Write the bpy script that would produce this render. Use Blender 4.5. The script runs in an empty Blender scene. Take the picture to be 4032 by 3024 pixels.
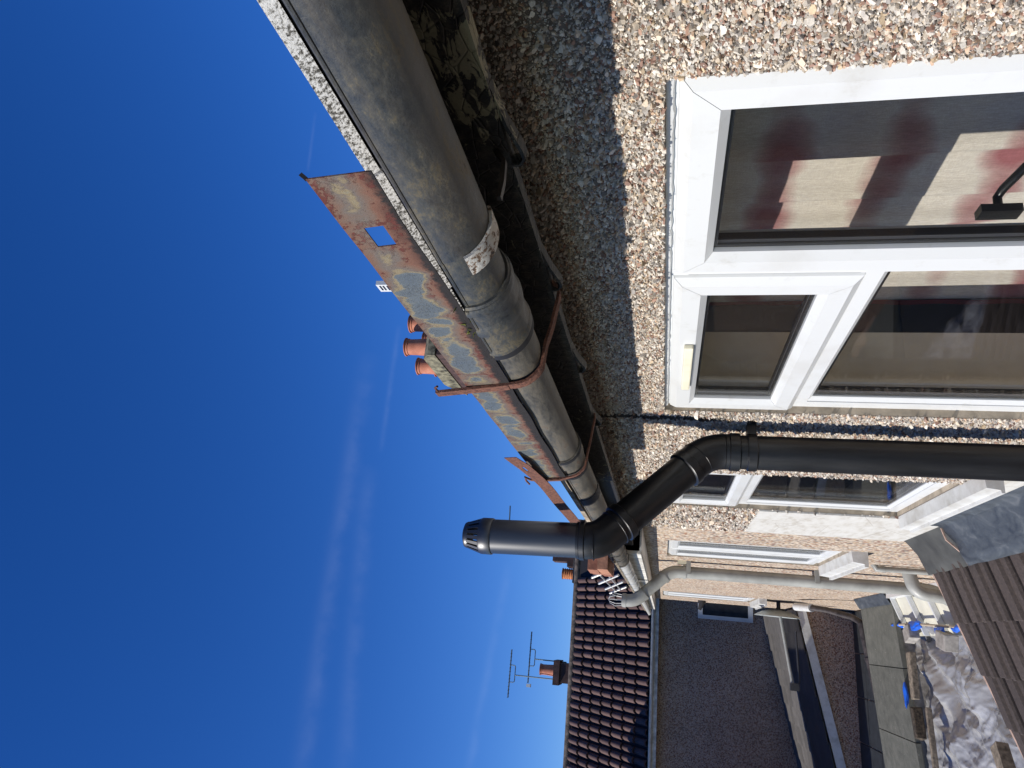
import bpy, bmesh, math, random
import numpy as np
from mathutils import Vector, Matrix, Euler, noise as mnoise

random.seed(7)
rng = np.random.default_rng(7)
scene = bpy.context.scene
C = scene.collection
V = Vector

# ------------------------------------------------------------------ camera
# world: X runs along the terrace away from the viewer, Y away from the wall, Z up; the lens is at the origin
cam = bpy.data.cameras.new('camera')
cam.sensor_fit = 'HORIZONTAL'; cam.sensor_width = 36.0; cam.lens = 24.955
cam.clip_start = 0.02; cam.clip_end = 3000
co = bpy.data.objects.new('camera', cam); C.objects.link(co)
right = V((-0.33235773, -0.9429484, 0.01966341))
down = V((0.1963782, -0.0895783, -0.97642784))
fwd = V((0.92248249, -0.32066188, 0.21494655))
co.matrix_world = Matrix(((down.x, right.x, -fwd.x, 0), (down.y, right.y, -fwd.y, 0), (down.z, right.z, -fwd.z, 0), (0, 0, 0, 1)))
scene.camera = co

# ------------------------------------------------------------------ sun, sky, exposure
SUN = V((-0.19, 1.0, 0.50)).normalized()
sl = bpy.data.lights.new('sun', 'SUN'); sl.energy = 4.7; sl.angle = math.radians(0.53); sl.color = (1.0, 0.95, 0.88)
so = bpy.data.objects.new('sun', sl); C.objects.link(so)
so.rotation_euler = (-SUN).to_track_quat('-Z', 'Y').to_euler(); so.location = (-3, 18, 9)

scene.view_settings.view_transform = 'Standard'
scene.view_settings.look = 'None'
scene.view_settings.exposure = 0.3
scene.view_settings.gamma = 1.0

scene.cycles.max_bounces = 6; scene.cycles.diffuse_bounces = 3; scene.cycles.glossy_bounces = 3; scene.cycles.transparent_max_bounces = 12
world = bpy.data.worlds.new('World'); scene.world = world; world.use_nodes = True
wn = world.node_tree; wn.nodes.clear()


def wnode(t, **kw):
    n = wn.nodes.new(t)
    for k, v in kw.items(): setattr(n, k, v)
    return n


def wmath(op, a, b=None, clamp=False):
    n = wnode('ShaderNodeMath', operation=op); n.use_clamp = clamp
    for i, s in enumerate((a, b)):
        if s is None: continue
        if isinstance(s, (int, float)): n.inputs[i].default_value = s
        else: wn.links.new(s, n.inputs[i])
    return n.outputs[0]


sky = wnode('ShaderNodeTexSky', sky_type='NISHITA')
sky.sun_disc = False
sky.sun_elevation = math.asin(SUN.z)
sky.sun_rotation = math.atan2(SUN.x, SUN.y)
sky.altitude = 1500; sky.air_density = 1.0; sky.dust_density = 0.12; sky.ozone_density = 5.0
wout = wnode('ShaderNodeOutputWorld'); bg = wnode('ShaderNodeBackground')
bg.inputs['Strength'].default_value = 0.124
tc = wnode('ShaderNodeTexCoord')
# old vapour trails: thin bands of cloud along great circles of the sky
TRAILS = [  # from, to, half width (rad), strength
    ((.8494, -.3380, .4052), (.8830, .2126, .4184), .0110, .040),
    ((.8960, -.1926, .4002), (.9040, .2105, .3722), .0100, .032),
    ((.8495, -.3799, .3661), (.8992, -.2070, .3855), .0034, .035),
    ((.9746, -.0838, .2076), (.9535, .1915, .2328), .0055, .034),
    ((.6692, -.5951, .4451), (.7082, -.5322, .4639), .0018, .03),
    ((.9928, -.0195, .1179), (.9924, .0327, .1183), .0024, .06),
]
gen = tc.outputs['Generated']
total = None
nz = wnode('ShaderNodeTexNoise'); nz.inputs['Scale'].default_value = 30; nz.inputs['Detail'].default_value = 4
wn.links.new(gen, nz.inputs['Vector'])
for a, b, w, s in TRAILS:
    a = V(a).normalized(); b = V(b).normalized()
    n = a.cross(b).normalized(); m = (a + b).normalized(); t = n.cross(m).normalized()
    half = math.acos(max(-1, min(1, a.dot(b)))) / 2
    d = wnode('ShaderNodeVectorMath', operation='DOT_PRODUCT'); wn.links.new(gen, d.inputs[0]); d.inputs[1].default_value = n
    e = wnode('ShaderNodeVectorMath', operation='DOT_PRODUCT'); wn.links.new(gen, e.inputs[0]); e.inputs[1].default_value = t
    wob = wmath('MULTIPLY', wmath('SUBTRACT', nz.outputs['Fac'], .5), w * 1.2)
    x = wmath('DIVIDE', wmath('ADD', d.outputs['Value'], wob), w)
    prof = wmath('POWER', 2.718, wmath('MULTIPLY', wmath('MULTIPLY', x, x), -1.0))
    u = wmath('DIVIDE', e.outputs['Value'], half)
    ends = wmath('SUBTRACT', 1.0, wmath('POWER', wmath('ABSOLUTE', u), 6.0), clamp=True)
    tex = wmath('ADD', wmath('MULTIPLY', nz.outputs['Fac'], 1.6), -.25, clamp=True)
    f = wmath('MULTIPLY', wmath('MULTIPLY', prof, ends), wmath('MULTIPLY', tex, s))
    total = f if total is None else wmath('ADD', total, f)
hsv = wnode('ShaderNodeHueSaturation'); hsv.inputs['Hue'].default_value = .516; hsv.inputs['Saturation'].default_value = 1.23; hsv.inputs['Value'].default_value = 1.0
wn.links.new(sky.outputs[0], hsv.inputs['Color'])
mx = wnode('ShaderNodeMix', data_type='RGBA')
wn.links.new(total, mx.inputs[0]); wn.links.new(hsv.outputs[0], mx.inputs[6]); mx.inputs[7].default_value = (6.5, 7.4, 9.2, 1)
wn.links.new(mx.outputs[2], bg.inputs['Color']); wn.links.new(bg.outputs[0], wout.inputs['Surface'])

# ------------------------------------------------------------------ materials


class Mat:
    def __init__(self, name, base=(.5, .5, .5), rough=.6, metal=0.0, spec=.5):
        self.m = bpy.data.materials.new(name); self.m.use_nodes = True
        self.t = self.m.node_tree; self.b = self.t.nodes['Principled BSDF']
        self.b.inputs['Base Color'].default_value = (*base, 1)
        self.b.inputs['Roughness'].default_value = rough
        self.b.inputs['Metallic'].default_value = metal
        self.b.inputs['Specular IOR Level'].default_value = spec
        self._pos = None

    def n(self, t, **kw):
        x = self.t.nodes.new(t)
        for k, v in kw.items(): setattr(x, k, v)
        return x

    def L(self, a, b): self.t.links.new(a, b)

    def pos(self, scale=(1, 1, 1), rot=(0, 0, 0), loc=(0, 0, 0), kind='pos'):
        if kind == 'obj': src = self.n('ShaderNodeTexCoord').outputs['Object']
        else: src = self.n('ShaderNodeNewGeometry').outputs['Position']
        mp = self.n('ShaderNodeMapping'); mp.inputs['Scale'].default_value = scale; mp.inputs['Rotation'].default_value = rot; mp.inputs['Location'].default_value = loc
        self.L(src, mp.inputs['Vector']); return mp.outputs[0]

    def noise(self, scale=5, detail=4, rough=.55, v=None, dist=0.0, lac=2.0):
        x = self.n('ShaderNodeTexNoise')
        x.inputs['Scale'].default_value = scale; x.inputs['Detail'].default_value = detail
        x.inputs['Roughness'].default_value = rough; x.inputs['Distortion'].default_value = dist
        self.L(v if v is not None else self.pos(), x.inputs['Vector']); return x.outputs['Fac']

    def voro(self, scale=5, feature='F1', v=None, out='Distance', rand=1.0):
        x = self.n('ShaderNodeTexVoronoi', feature=feature); x.inputs['Scale'].default_value = scale
        x.inputs['Randomness'].default_value = rand
        self.L(v if v is not None else self.pos(), x.inputs['Vector']); return x.outputs[out]

    def ramp(self, fac, stops, interp='LINEAR'):
        r = self.n('ShaderNodeValToRGB'); r.color_ramp.interpolation = interp
        el = r.color_ramp.elements
        while len(el) > 1: el.remove(el[-1])
        for i, (p, c) in enumerate(stops):
            e = el[0] if i == 0 else el.new(p)
            e.position = p
            e.color = (c, c, c, 1) if isinstance(c, (int, float)) else (*c, 1)
        self.L(fac, r.inputs[0]); return r.outputs[0]

    def math(self, op, a, b=None, clamp=False):
        n = self.n('ShaderNodeMath', operation=op); n.use_clamp = clamp
        for i, s in enumerate((a, b)):
            if s is None: continue
            if isinstance(s, (int, float)): n.inputs[i].default_value = s
            else: self.L(s, n.inputs[i])
        return n.outputs[0]

    def mix(self, fac, a, b, mode='MIX'):
        x = self.n('ShaderNodeMix', data_type='RGBA', blend_type=mode)
        if isinstance(fac, (int, float)): x.inputs[0].default_value = fac
        else: self.L(fac, x.inputs[0])
        for i, s in ((6, a), (7, b)):
            if isinstance(s, tuple): x.inputs[i].default_value = (*s, 1)
            else: self.L(s, x.inputs[i])
        return x.outputs[2]

    def sep(self, v=None):
        s = self.n('ShaderNodeSeparateXYZ'); self.L(v if v is not None else self.pos(), s.inputs[0]); return s.outputs

    def objrand(self): return self.n('ShaderNodeObjectInfo').outputs['Random']

    def color(self, c): self.L(c, self.b.inputs['Base Color']); return self

    def rough(self, c): self.L(c, self.b.inputs['Roughness']); return self

    def bump(self, h, strength=.5, dist=.005):
        b = self.n('ShaderNodeBump'); b.inputs['Strength'].default_value = strength; b.inputs['Distance'].default_value = dist
        self.L(h, b.inputs['Height'])
        prev = self.b.inputs['Normal'].links
        if prev: self.L(prev[0].from_socket, b.inputs['Normal'])
        self.L(b.outputs[0], self.b.inputs['Normal']); return self


def simple(name, base, rough=.6, metal=0, var=.12, scale=12, bump=.0, bscale=60, spec=.5, bdist=.003):
    m = Mat(name, base, rough, metal, spec)
    f = m.noise(scale, 6)
    lo = tuple(c * (1 - var * 1.6) for c in base); hi = tuple(min(1, c * (1 + var)) for c in base)
    m.color(m.ramp(f, [(.3, lo), (.7, hi)]))
    if bump: m.bump(m.noise(bscale, 5), bump, bdist)
    return m.m


PAL = [(0.0, (.52, .44, .34)), (.12, (.60, .55, .47)), (.30, (.44, .40, .355)), (.40, (.56, .455, .335)), (.50, (.30, .28, .26)),
       (.58, (.43, .27, .165)), (.64, (.64, .59, .51)), (.79, (.20, .085, .055)), (.87, (.11, .10, .095)), (.92, (.27, .13, .08)), (.97, (.46, .34, .20))]


def palette(f):
    f = np.asarray(f); pos = np.array([p for p, _ in PAL]); cols = np.array([c for _, c in PAL])
    return cols[np.clip(np.searchsorted(pos, f, side='right') - 1, 0, len(PAL) - 1)]


# pebbledash seen from further off: stone chips from a cell pattern
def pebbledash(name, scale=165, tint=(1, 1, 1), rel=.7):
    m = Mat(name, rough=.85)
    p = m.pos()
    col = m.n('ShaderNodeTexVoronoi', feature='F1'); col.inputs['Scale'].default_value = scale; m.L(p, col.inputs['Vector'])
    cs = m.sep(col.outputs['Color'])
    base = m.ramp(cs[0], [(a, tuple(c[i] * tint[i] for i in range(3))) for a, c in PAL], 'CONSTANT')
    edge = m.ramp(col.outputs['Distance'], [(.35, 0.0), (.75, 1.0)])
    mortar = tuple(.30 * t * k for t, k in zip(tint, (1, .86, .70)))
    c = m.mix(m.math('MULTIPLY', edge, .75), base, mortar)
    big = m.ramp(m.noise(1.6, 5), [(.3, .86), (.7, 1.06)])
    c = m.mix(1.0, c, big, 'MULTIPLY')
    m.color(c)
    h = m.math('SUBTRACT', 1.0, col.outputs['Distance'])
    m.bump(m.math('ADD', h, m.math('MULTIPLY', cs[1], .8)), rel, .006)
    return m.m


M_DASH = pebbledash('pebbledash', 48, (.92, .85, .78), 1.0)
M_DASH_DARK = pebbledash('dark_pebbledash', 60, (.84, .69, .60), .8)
M_MORTAR = simple('mortar', (.13, .105, .08), .9, var=.25, scale=60, bump=.5, bscale=300)
M_REVEAL = simple('reveal_render', (.36, .30, .22), .85, var=.25, scale=18, bump=.3, bscale=120)

mp_ = Mat('pebble', rough=.7)
at = mp_.n('ShaderNodeAttribute', attribute_name='col')
pn = mp_.ramp(mp_.noise(420, 3), [(.3, .8), (.7, 1.12)])
mp_.color(mp_.mix(1.0, at.outputs['Color'], pn, 'MULTIPLY'))
M_PEBBLE = mp_.m

# white plastic with dirt in the rebates
m = Mat('white_upvc', (.66, .67, .66), .28)
gr = m.ramp(m.math('ADD', m.math('MULTIPLY', m.noise(14, 9, .72), .7), m.math('MULTIPLY', m.noise(60, 6, .7, m.pos((1, 1, .25))), .3)), [(.56, 0.0), (.72, .5)])
m.color(m.mix(gr, m.ramp(m.noise(5, 6, .6), [(.30, (.52, .52, .50)), (.5, (.575, .585, .575))]), (.36, .34, .28)))
M_UPVC = m.m
m = Mat('aged_white_upvc', (.70, .70, .66), .4)
m.color(m.ramp(m.noise(7, 7, .65), [(.3, (.40, .385, .34)), (.55, (.58, .58, .55))]))
M_UPVC_OLD = m.m
M_CREAM_PLASTIC = simple('yellowed_plastic', (.70, .66, .50), .4, var=.1)
M_GASKET = Mat('rubber_gasket', (.008, .008, .009), .35).m
M_SPACER = Mat('metal_spacer', (.30, .30, .31), .35, .6).m

def schlick(m):
    g = m.n('ShaderNodeNewGeometry'); d = m.n('ShaderNodeVectorMath', operation='DOT_PRODUCT')
    m.L(g.outputs['Incoming'], d.inputs[0]); m.L(g.outputs['Normal'], d.inputs[1])
    k = m.math('POWER', m.math('SUBTRACT', 1.0, m.math('ABSOLUTE', d.outputs['Value']), True), 5.0)
    return m.math('ADD', .022, m.math('MULTIPLY', k, .5))


m = Mat('glass'); t = m.t; t.nodes.remove(m.b)
fr = schlick(m)
tr = m.n('ShaderNodeBsdfTransparent'); tr.inputs[0].default_value = (.965, .967, .96, 1)
gl = m.n('ShaderNodeBsdfGlossy'); gl.inputs['Roughness'].default_value = .01
ms = m.n('ShaderNodeMixShader'); m.L(fr, ms.inputs[0]); m.L(tr.outputs[0], ms.inputs[1]); m.L(gl.outputs[0], ms.inputs[2])
m.L(ms.outputs[0], t.nodes['Material Output'].inputs['Surface'])
M_GLASS = m.m

# frosted / dusty glass for the small light: a film of dust
m = Mat('dusty_glass'); t = m.t
m.b.inputs['Base Color'].default_value = (.45, .43, .38, 1); m.b.inputs['Roughness'].default_value = .9
fr = schlick(m)
tr = m.n('ShaderNodeBsdfTransparent'); tr.inputs[0].default_value = (.95, .95, .935, 1)
gl = m.n('ShaderNodeBsdfGlossy'); gl.inputs['Roughness'].default_value = .04
ms = m.n('ShaderNodeMixShader'); m.L(fr, ms.inputs[0]); m.L(tr.outputs[0], ms.inputs[1]); m.L(gl.outputs[0], ms.inputs[2])
ms2 = m.n('ShaderNodeMixShader')
sp = m.ramp(m.noise(260, 3, .7), [(.55, 0.0), (.78, .10)])
m.L(sp, ms2.inputs[0]); m.L(ms.outputs[0], ms2.inputs[1]); m.L(m.b.outputs[0], ms2.inputs[2])
m.L(ms2.outputs[0], t.nodes['Material Output'].inputs['Surface'])
M_DUSTGLASS = m.m

# curtain: cream voile printed with soft red bands
m = Mat('curtain', rough=.95, spec=.1)
s = m.sep()
band = m.math('MULTIPLY', m.math('COSINE', m.math('ADD', m.math('MULTIPLY', m.math('ADD', s[2], .265), 23.3), m.math('MULTIPLY', m.math('SUBTRACT', m.noise(5, 3), .5), 1.6))), .5)
blot = m.noise(4.0, 4, .5, m.pos((1.6, 1, .7)))
fac = m.ramp(m.math('ADD', m.math('MULTIPLY', band, .55), m.math('MULTIPLY', blot, .9)), [(.48, 0.0), (.66, .55), (.82, .85)])
weave = m.ramp(m.noise(500, 2, .5, m.pos((1, 1, .08))), [(.3, .80), (.7, 1.05)])
weave2 = m.ramp(m.noise(500, 2, .5, m.pos((.08, 1, 1))), [(.3, .86), (.7, 1.05)])
c = m.mix(fac, (.60, .55, .49), (.26, .045, .065))
c = m.mix(1.0, m.mix(1.0, c, weave, 'MULTIPLY'), weave2, 'MULTIPLY'); m.color(c)
M_CURTAIN = m.m
M_RED = simple('red_trim', (.30, .015, .03), .8)
M_PLASTER = simple('inner_plaster', (.66, .59, .46), .9, var=.05)
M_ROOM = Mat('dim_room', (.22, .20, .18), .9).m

# gutter: grey weathered iron, ochre stains
m = Mat('weathered_gutter_iron', rough=.5)
p = m.pos((.8, 1.6, 1.6))
f = m.noise(13, 12, .78, p, .25)
fine = m.noise(160, 6, .7, m.pos((.4, 1, 1)))
f2 = m.math('ADD', m.math('MULTIPLY', f, .72), m.math('MULTIPLY', fine, .28))
c = m.ramp(f2, [(.36, (.014, .017, .021)), (.45, (.034, .039, .042)), (.53, (.060, .061, .055)), (.585, (.115, .098, .062)), (.62, (.060, .055, .044)), (.70, (.030, .030, .028))])
st = m.ramp(m.noise(4, 9, .68, m.pos((.35, 3, 3)), .5), [(.47, 0.0), (.62, 1.0)])
c = m.mix(m.math('MULTIPLY', st, .45), c, (.095, .073, .048))
sc = m.ramp(m.noise(60, 4, .6, m.pos((.05, 1, 1), (0, .15, .3))), [(.70, 0.0), (.76, .5)])
c = m.mix(sc, c, (.22, .21, .18))
m.color(c); m.rough(m.ramp(f2, [(.35, .34), (.65, .75)])); m.bump(m.noise(90, 8, .7), .45, .003); m.bump(m.noise(7, 4), .25, .012)
M_GUTTER = m.m
m = Mat('stained_gutter_iron', rough=.6)
f = m.math('ADD', m.math('MULTIPLY', m.noise(22, 10, .72, m.pos((.35, 1.5, 1.5)), .4), .75), m.math('MULTIPLY', m.noise(170, 5, .7, m.pos((.3, 1, 1))), .25))
c = m.ramp(f, [(.34, (.022, .022, .021)), (.45, (.075, .071, .060)), (.56, (.135, .12, .092)), (.63, (.10, .062, .038)), (.74, (.22, .205, .175))])
m.color(c); m.rough(m.ramp(f, [(.35, .42), (.65, .8)])); m.bump(m.noise(120, 8, .7), .5, .003)
M_GUTTER2 = m.m

# rusty strip: zinc grey islands with pale ochre rims in brown rust
m = Mat('rusted_galvanised_strip', rough=.55)
s = m.sep()
h = m.math('MULTIPLY', m.math('SUBTRACT', s[2], .2765), 13.8)   # 0 at lower edge, 1 at upper
prof = m.math('MULTIPLY', m.math('SUBTRACT', h, .64), 1.0)
near = m.ramp(s[0], [(.53, .0), (.66, .0), (.74, 1.0), (1.0, 1.0)])
hump = m.math('ADD', m.math('SUBTRACT', .04, m.math('MULTIPLY', m.math('MULTIPLY', prof, prof), 1.55)), m.math('MULTIPLY', near, .23))
f = m.math('ADD', m.math('ADD', m.math('MULTIPLY', m.noise(19, 6, .52, m.pos((1, 1, .75)), .5), .93), m.math('MULTIPLY', m.noise(150, 6, .7), .09)), hump)
c = m.ramp(f, [(.26, (.085, .036, .022)), (.44, (.145, .068, .042)), (.56, (.135, .085, .058)), (.65, (.12, .098, .077)), (.69, (.21, .165, .088)), (.712, (.19, .165, .105)), (.74, (.105, .118, .116)), (1.0, (.082, .095, .100))])
sp = m.ramp(m.math('ADD', m.math('MULTIPLY', m.noise(130, 6, .7), .6), m.math('MULTIPLY', m.noise(22, 3), .4)), [(.525, 0.0), (.55, 1.0)])
low = m.ramp(f, [(.52, 1.0), (.66, 0.0)])
c = m.mix(m.math('MULTIPLY', sp, low), c, (.095, .022, .013))
edge = m.ramp(m.math('ADD', h, m.math('MULTIPLY', m.math('SUBTRACT', m.noise(90, 6, .75), .5), .40)), [(.10, 1.0), (.20, 0.0)])
c = m.mix(edge, c, (.012, .009, .007))
m.color(c); m.rough(m.ramp(f, [(.5, .85), (.78, .42)])); m.bump(m.math('ADD', m.noise(200, 6, .75), m.math('MULTIPLY', sp, .8)), .6, .002)
M_STRIP = m.m
m = Mat('rust', rough=.9)
f = m.noise(120, 7, .7)
m.color(m.ramp(m.math('ADD', m.math('MULTIPLY', f, .6), m.math('MULTIPLY', m.noise(420, 4, .7), .4)), [(.38, (.030, .014, .011)), (.48, (.115, .045, .027)), (.58, (.20, .085, .05)), (.68, (.06, .03, .025))]))
m.bump(f, .8, .003)
M_RUST = m.m
m = Mat('flaking_painted_iron', rough=.8)
f = m.noise(95, 5, .65)
m.color(m.ramp(f, [(.36, (.05, .045, .04)), (.43, (.18, .10, .05)), (.47, (.46, .45, .41)), (.75, (.52, .51, .47))]))
m.bump(f, .8, .003)
M_FLAKE = m.m

# fascia: almost black old paint with flaked islands of an older cream coat
m = Mat('peeling_fascia_paint', rough=.6)
p = m.pos((.55, 1, 1.3))
d = m.noise(40, 9, .66, p, .8)
big = m.noise(5.0, 3, .5, m.pos((.6, 1, 1), loc=(3.1, 0, .4)))
xs_ = m.sep()
nearp = m.ramp(xs_[0], [(.50, 0.0), (.54, .11), (.66, .11), (.70, 0.0)])
isl = m.ramp(m.math('ADD', m.math('ADD', m.math('MULTIPLY', d, .75), m.math('MULTIPLY', big, .5)), nearp), [(.748, 0.0), (.756, 1.0)])
crk = m.ramp(m.voro(38, 'DISTANCE_TO_EDGE', m.pos((.7, 1, 1.2), (.2, .1, .4))), [(.0, 1.0), (.05, 0.0)])
c = m.ramp(m.noise(55, 7, .7), [(.35, (.007, .008, .010)), (.52, (.020, .020, .019)), (.60, (.062, .056, .044)), (.66, (.018, .018, .018)), (.75, (.012, .015, .020))])
c = m.mix(isl, c, (.24, .225, .15))
c = m.mix(m.math('MULTIPLY', m.math('MULTIPLY', crk, isl), .15), c, (.01, .01, .01))
m.color(c); m.bump(m.math('ADD', m.math('MULTIPLY', isl, 1.2), m.math('ADD', m.noise(70, 6, .65), m.math('MULTIPLY', crk, -.6))), .8, .004)
M_FASCIA = m.m

# concrete / fibre tiles, white-bleached with black lichen
m = Mat('lichened_tile', rough=.9)
sp = m.noise(230, 4, .7)
thr = m.noise(9, 4)
f = m.math('ADD', sp, m.math('MULTIPLY', m.math('SUBTRACT', thr, .5), .35))
m.color(m.ramp(f, [(.40, (.07, .065, .055)), (.47, (.30, .29, .26)), (.53, (.66, .65, .61)), (.7, (.78, .77, .73))]))
m.bump(sp, .6, .002)
M_TILE_LICHEN = m.m
M_TILE_TAN = simple('tan_weathered_tile', (.33, .27, .19), .9, var=.35, scale=25, bump=.5)
M_BLACK_GAP = Mat('bitumen_and_shade_black', (.010, .010, .012), .7).m  # bitumen and black gaps, and shade painted on the strip's curled tip

m = Mat('black_plastic', (.010, .0105, .012), .38, 0, .5)
f = m.noise(22, 7, .65, m.pos((1, 1, .25)))
m.color(m.ramp(f, [(.35, (.004, .0043, .005)), (.62, (.007, .0075, .009)), (.75, (.016, .016, .016))]))
m.rough(m.ramp(m.noise(40, 6, .6, m.pos((1, 1, .15))), [(.3, .30), (.7, .46)]))
scr = m.ramp(m.noise(90, 3, .6, m.pos((1, 1, .10), (.25, .3, 0))), [(.735, 0.0), (.76, .35)])
dust = m.ramp(m.noise(6, 8, .7, m.pos((1, 1, .3))), [(.5, 0.0), (.75, .02)])
c = m.b.inputs['Base Color'].links[0].from_socket
m.color(m.mix(dust, m.mix(scr, c, (.16, .16, .17)), (.30, .28, .25)))
m.bump(m.noise(200, 4, .6), .04, .001)
M_BLACK = m.m
m = Mat('sun_bleached_black_plastic', (.02, .021, .022), .5, 0, .95)
f = m.noise(30, 7, .65, m.pos((1, 1, .12)))
m.color(m.ramp(f, [(.35, (.007, .0075, .009)), (.62, (.013, .0135, .015)), (.74, (.035, .035, .035))]))
m.rough(m.ramp(m.noise(40, 6, .6, m.pos((1, 1, .12))), [(.3, .34), (.7, .44)]))
M_BLACK_WORN = m.m
M_GREY_PLASTIC = simple('grey_plastic', (.30, .30, .27), .45, var=.18, scale=6)
M_WIRE = simple('galvanised_wire', (.45, .45, .43), .5, .4)
M_LEAD = None
m = Mat('lead', (.10, .12, .14), .55, .25)
f = m.noise(7, 8, .65, m.pos((1, 2.2, 1), (0, 0, .5)), .8)
m.color(m.ramp(f, [(.3, (.040, .047, .055)), (.55, (.072, .083, .094)), (.70, (.12, .13, .14)), (.8, (.20, .21, .22))]))
m.rough(m.ramp(f, [(.3, .45), (.7, .75)])); m.bump(m.noise(16, 5), .25, .01)
M_LEAD = m.m
M_LEAD2 = simple('dull_lead', (.060, .060, .053), .7, .1, var=.25, scale=8, bump=.25, bscale=30)
M_MORTAR_PINK = simple('pink_mortar', (.38, .26, .20), .9, var=.2, scale=40, bump=.4)

m = Mat('brown_concrete_tile', rough=.85)
s1 = m.ramp(m.noise(60, 7, .7), [(.3, (.030, .022, .019)), (.55, (.056, .041, .034)), (.75, (.085, .065, .055))])
s2 = m.ramp(m.noise(14, 6, .7, m.pos((3, .6, .6))), [(.66, 0.0), (.76, .45)])
c = m.mix(s2, s1, (.20, .17, .13))
rr = m.ramp(m.objrand(), [(0, .82), (1, 1.14)])
m.color(m.mix(1.0, c, rr, 'MULTIPLY')); m.bump(m.noise(260, 5, .7), .5, .002)
M_BTILE = m.m
m = Mat('dark_clay_pantile', rough=.7)
rr = m.ramp(m.objrand(), [(0, (.060, .031, .026)), (.5, (.080, .043, .036)), (1, (.105, .060, .050))])
sp = m.ramp(m.noise(9, 6, .7), [(.70, 0.0), (.76, .6)])
m.color(m.mix(sp, m.mix(1.0, rr, m.ramp(m.noise(8, 5), [(.3, .8), (.7, 1.2)]), 'MULTIPLY'), (.45, .43, .40)))
m.bump(m.noise(60, 5), .3, .005)
M_PANTILE = m.m
M_RIDGE = simple('ridge_mortar', (.14, .11, .085), .9, var=.5, scale=9, bump=.6, bscale=20, bdist=.01)
m = Mat('grey_interlocking_tile', rough=.8)
rr = m.ramp(m.objrand(), [(0, (.085, .078, .070)), (1, (.125, .115, .104))]); m.color(m.mix(1.0, rr, m.ramp(m.noise(6, 6), [(.3, .8), (.7, 1.15)]), 'MULTIPLY'))
M_GTILE = m.m
m = Mat('slate_and_shaded_tile', rough=.55)  # dark tone stands in for shade on the lean-to's nearer tiles
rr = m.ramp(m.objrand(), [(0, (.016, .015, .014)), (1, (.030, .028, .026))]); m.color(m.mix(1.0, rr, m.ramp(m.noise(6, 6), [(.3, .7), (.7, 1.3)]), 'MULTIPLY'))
M_SLATE_AND_SHADE = m.m
m = Mat('mineral_felt', rough=.95)
rr = m.ramp(m.objrand(), [(0, .88), (1, 1.1)])
c = m.ramp(m.noise(9, 8, .7), [(.3, (.065, .068, .055)), (.6, (.115, .115, .095)), (.8, (.165, .16, .135))])
sp = m.ramp(m.noise(70, 3, .6), [(.715, 0.0), (.74, 1.0)])
m.color(m.mix(sp, m.mix(1.0, c, rr, 'MULTIPLY'), (.6, .6, .55))); m.bump(m.noise(120, 6, .7), .5, .004)
M_SLAB = m.m
m = Mat('tarpaulin', (.40, .42, .45), .30, .30)
f = m.noise(1.6, 6, .6)
st = m.ramp(m.noise(2.2, 5, .6, m.pos(loc=(4, 1, 0))), [(.60, 0.0), (.72, .5)])
m.color(m.mix(st, m.ramp(f, [(.30, (.27, .265, .25)), (.7, (.43, .425, .41))]), (.20, .15, .11)))
m.rough(m.ramp(m.noise(5, 5), [(.3, .22), (.7, .40)]))


def ridged(m, scale, det):
    x = m.n('ShaderNodeTexNoise'); x.noise_type = 'RIDGED_MULTIFRACTAL'
    x.inputs['Scale'].default_value = scale; x.inputs['Detail'].default_value = det; x.inputs['Roughness'].default_value = .5
    m.L(m.pos(), x.inputs['Vector']); return x.outputs['Fac']


m.bump(ridged(m, 7, 5), .5, .025); m.bump(ridged(m, 24, 3), .35, .006)
M_TARP = m.m
m = Mat('rusty_stained_tarpaulin', (.3, .27, .22), .6, .3)
M_BLUE = simple('blue_tarp_hem', (.015, .12, .62), .45, var=.15)
M_ROPE = simple('rope', (.40, .33, .24), .95, bump=.6, bscale=200)
M_CREAM = simple('cream_cladding', (.60, .58, .47), .5, var=.12, scale=5)
M_PANEL = None
m = Mat('white_painted_render', rough=.8)
f = m.noise(8, 8, .65, m.pos((1, 1, 3)))
c = m.ramp(f, [(.3, (.38, .35, .295)), (.5, (.50, .485, .44)), (.7, (.54, .53, .49))])
cr = m.ramp(m.voro(2.3, 'DISTANCE_TO_EDGE', m.pos((1, 1, 1), loc=(.3, 0, .2))), [(.0, 1.0), (.008, 0.0)])
m.color(m.mix(m.math('MULTIPLY', cr, .6), c, (.25, .22, .18))); m.bump(m.noise(90, 6), .25, .002)
M_PANEL = m.m
m = Mat('terracotta', rough=.8)
m.color(m.ramp(m.noise(7, 6), [(.3, (.30, .10, .055)), (.6, (.42, .155, .09)), (.8, (.48, .24, .15))]))
M_TERRA = m.m
M_TERRA_O = simple('orange_terracotta', (.50, .19, .07), .8, var=.2)
m = Mat('brick', rough=.9)
rr = m.ramp(m.objrand(), [(0, (.26, .10, .06)), (1, (.40, .19, .11))])
m.color(m.mix(1.0, rr, m.ramp(m.noise(30, 6), [(.3, .7), (.7, 1.2)]), 'MULTIPLY')); m.bump(m.noise(90, 6), .5, .003)
M_BRICK = m.m
M_DARKBRICK = simple('sooty_brick', (.060, .032, .028), .9, var=.35, scale=8, bump=.5, bscale=30)
M_FLAUNCH = simple('flaunching', (.17, .155, .10), .9, var=.6, scale=9, bump=.5, bscale=20)
M_BLOCK = simple('concrete_block', (.30, .28, .25), .95, var=.25, scale=20, bump=.5, bscale=90)
M_WOOD = simple('grey_timber', (.22, .18, .13), .9, var=.4, scale=30, bump=.5, bscale=60)
M_LOG = simple('rotten_wood', (.055, .040, .025), .95, var=.6, scale=40, bump=.8, bscale=60)
M_MOSS = simple('moss', (.10, .11, .015), .95, var=.5, scale=80)
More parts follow.
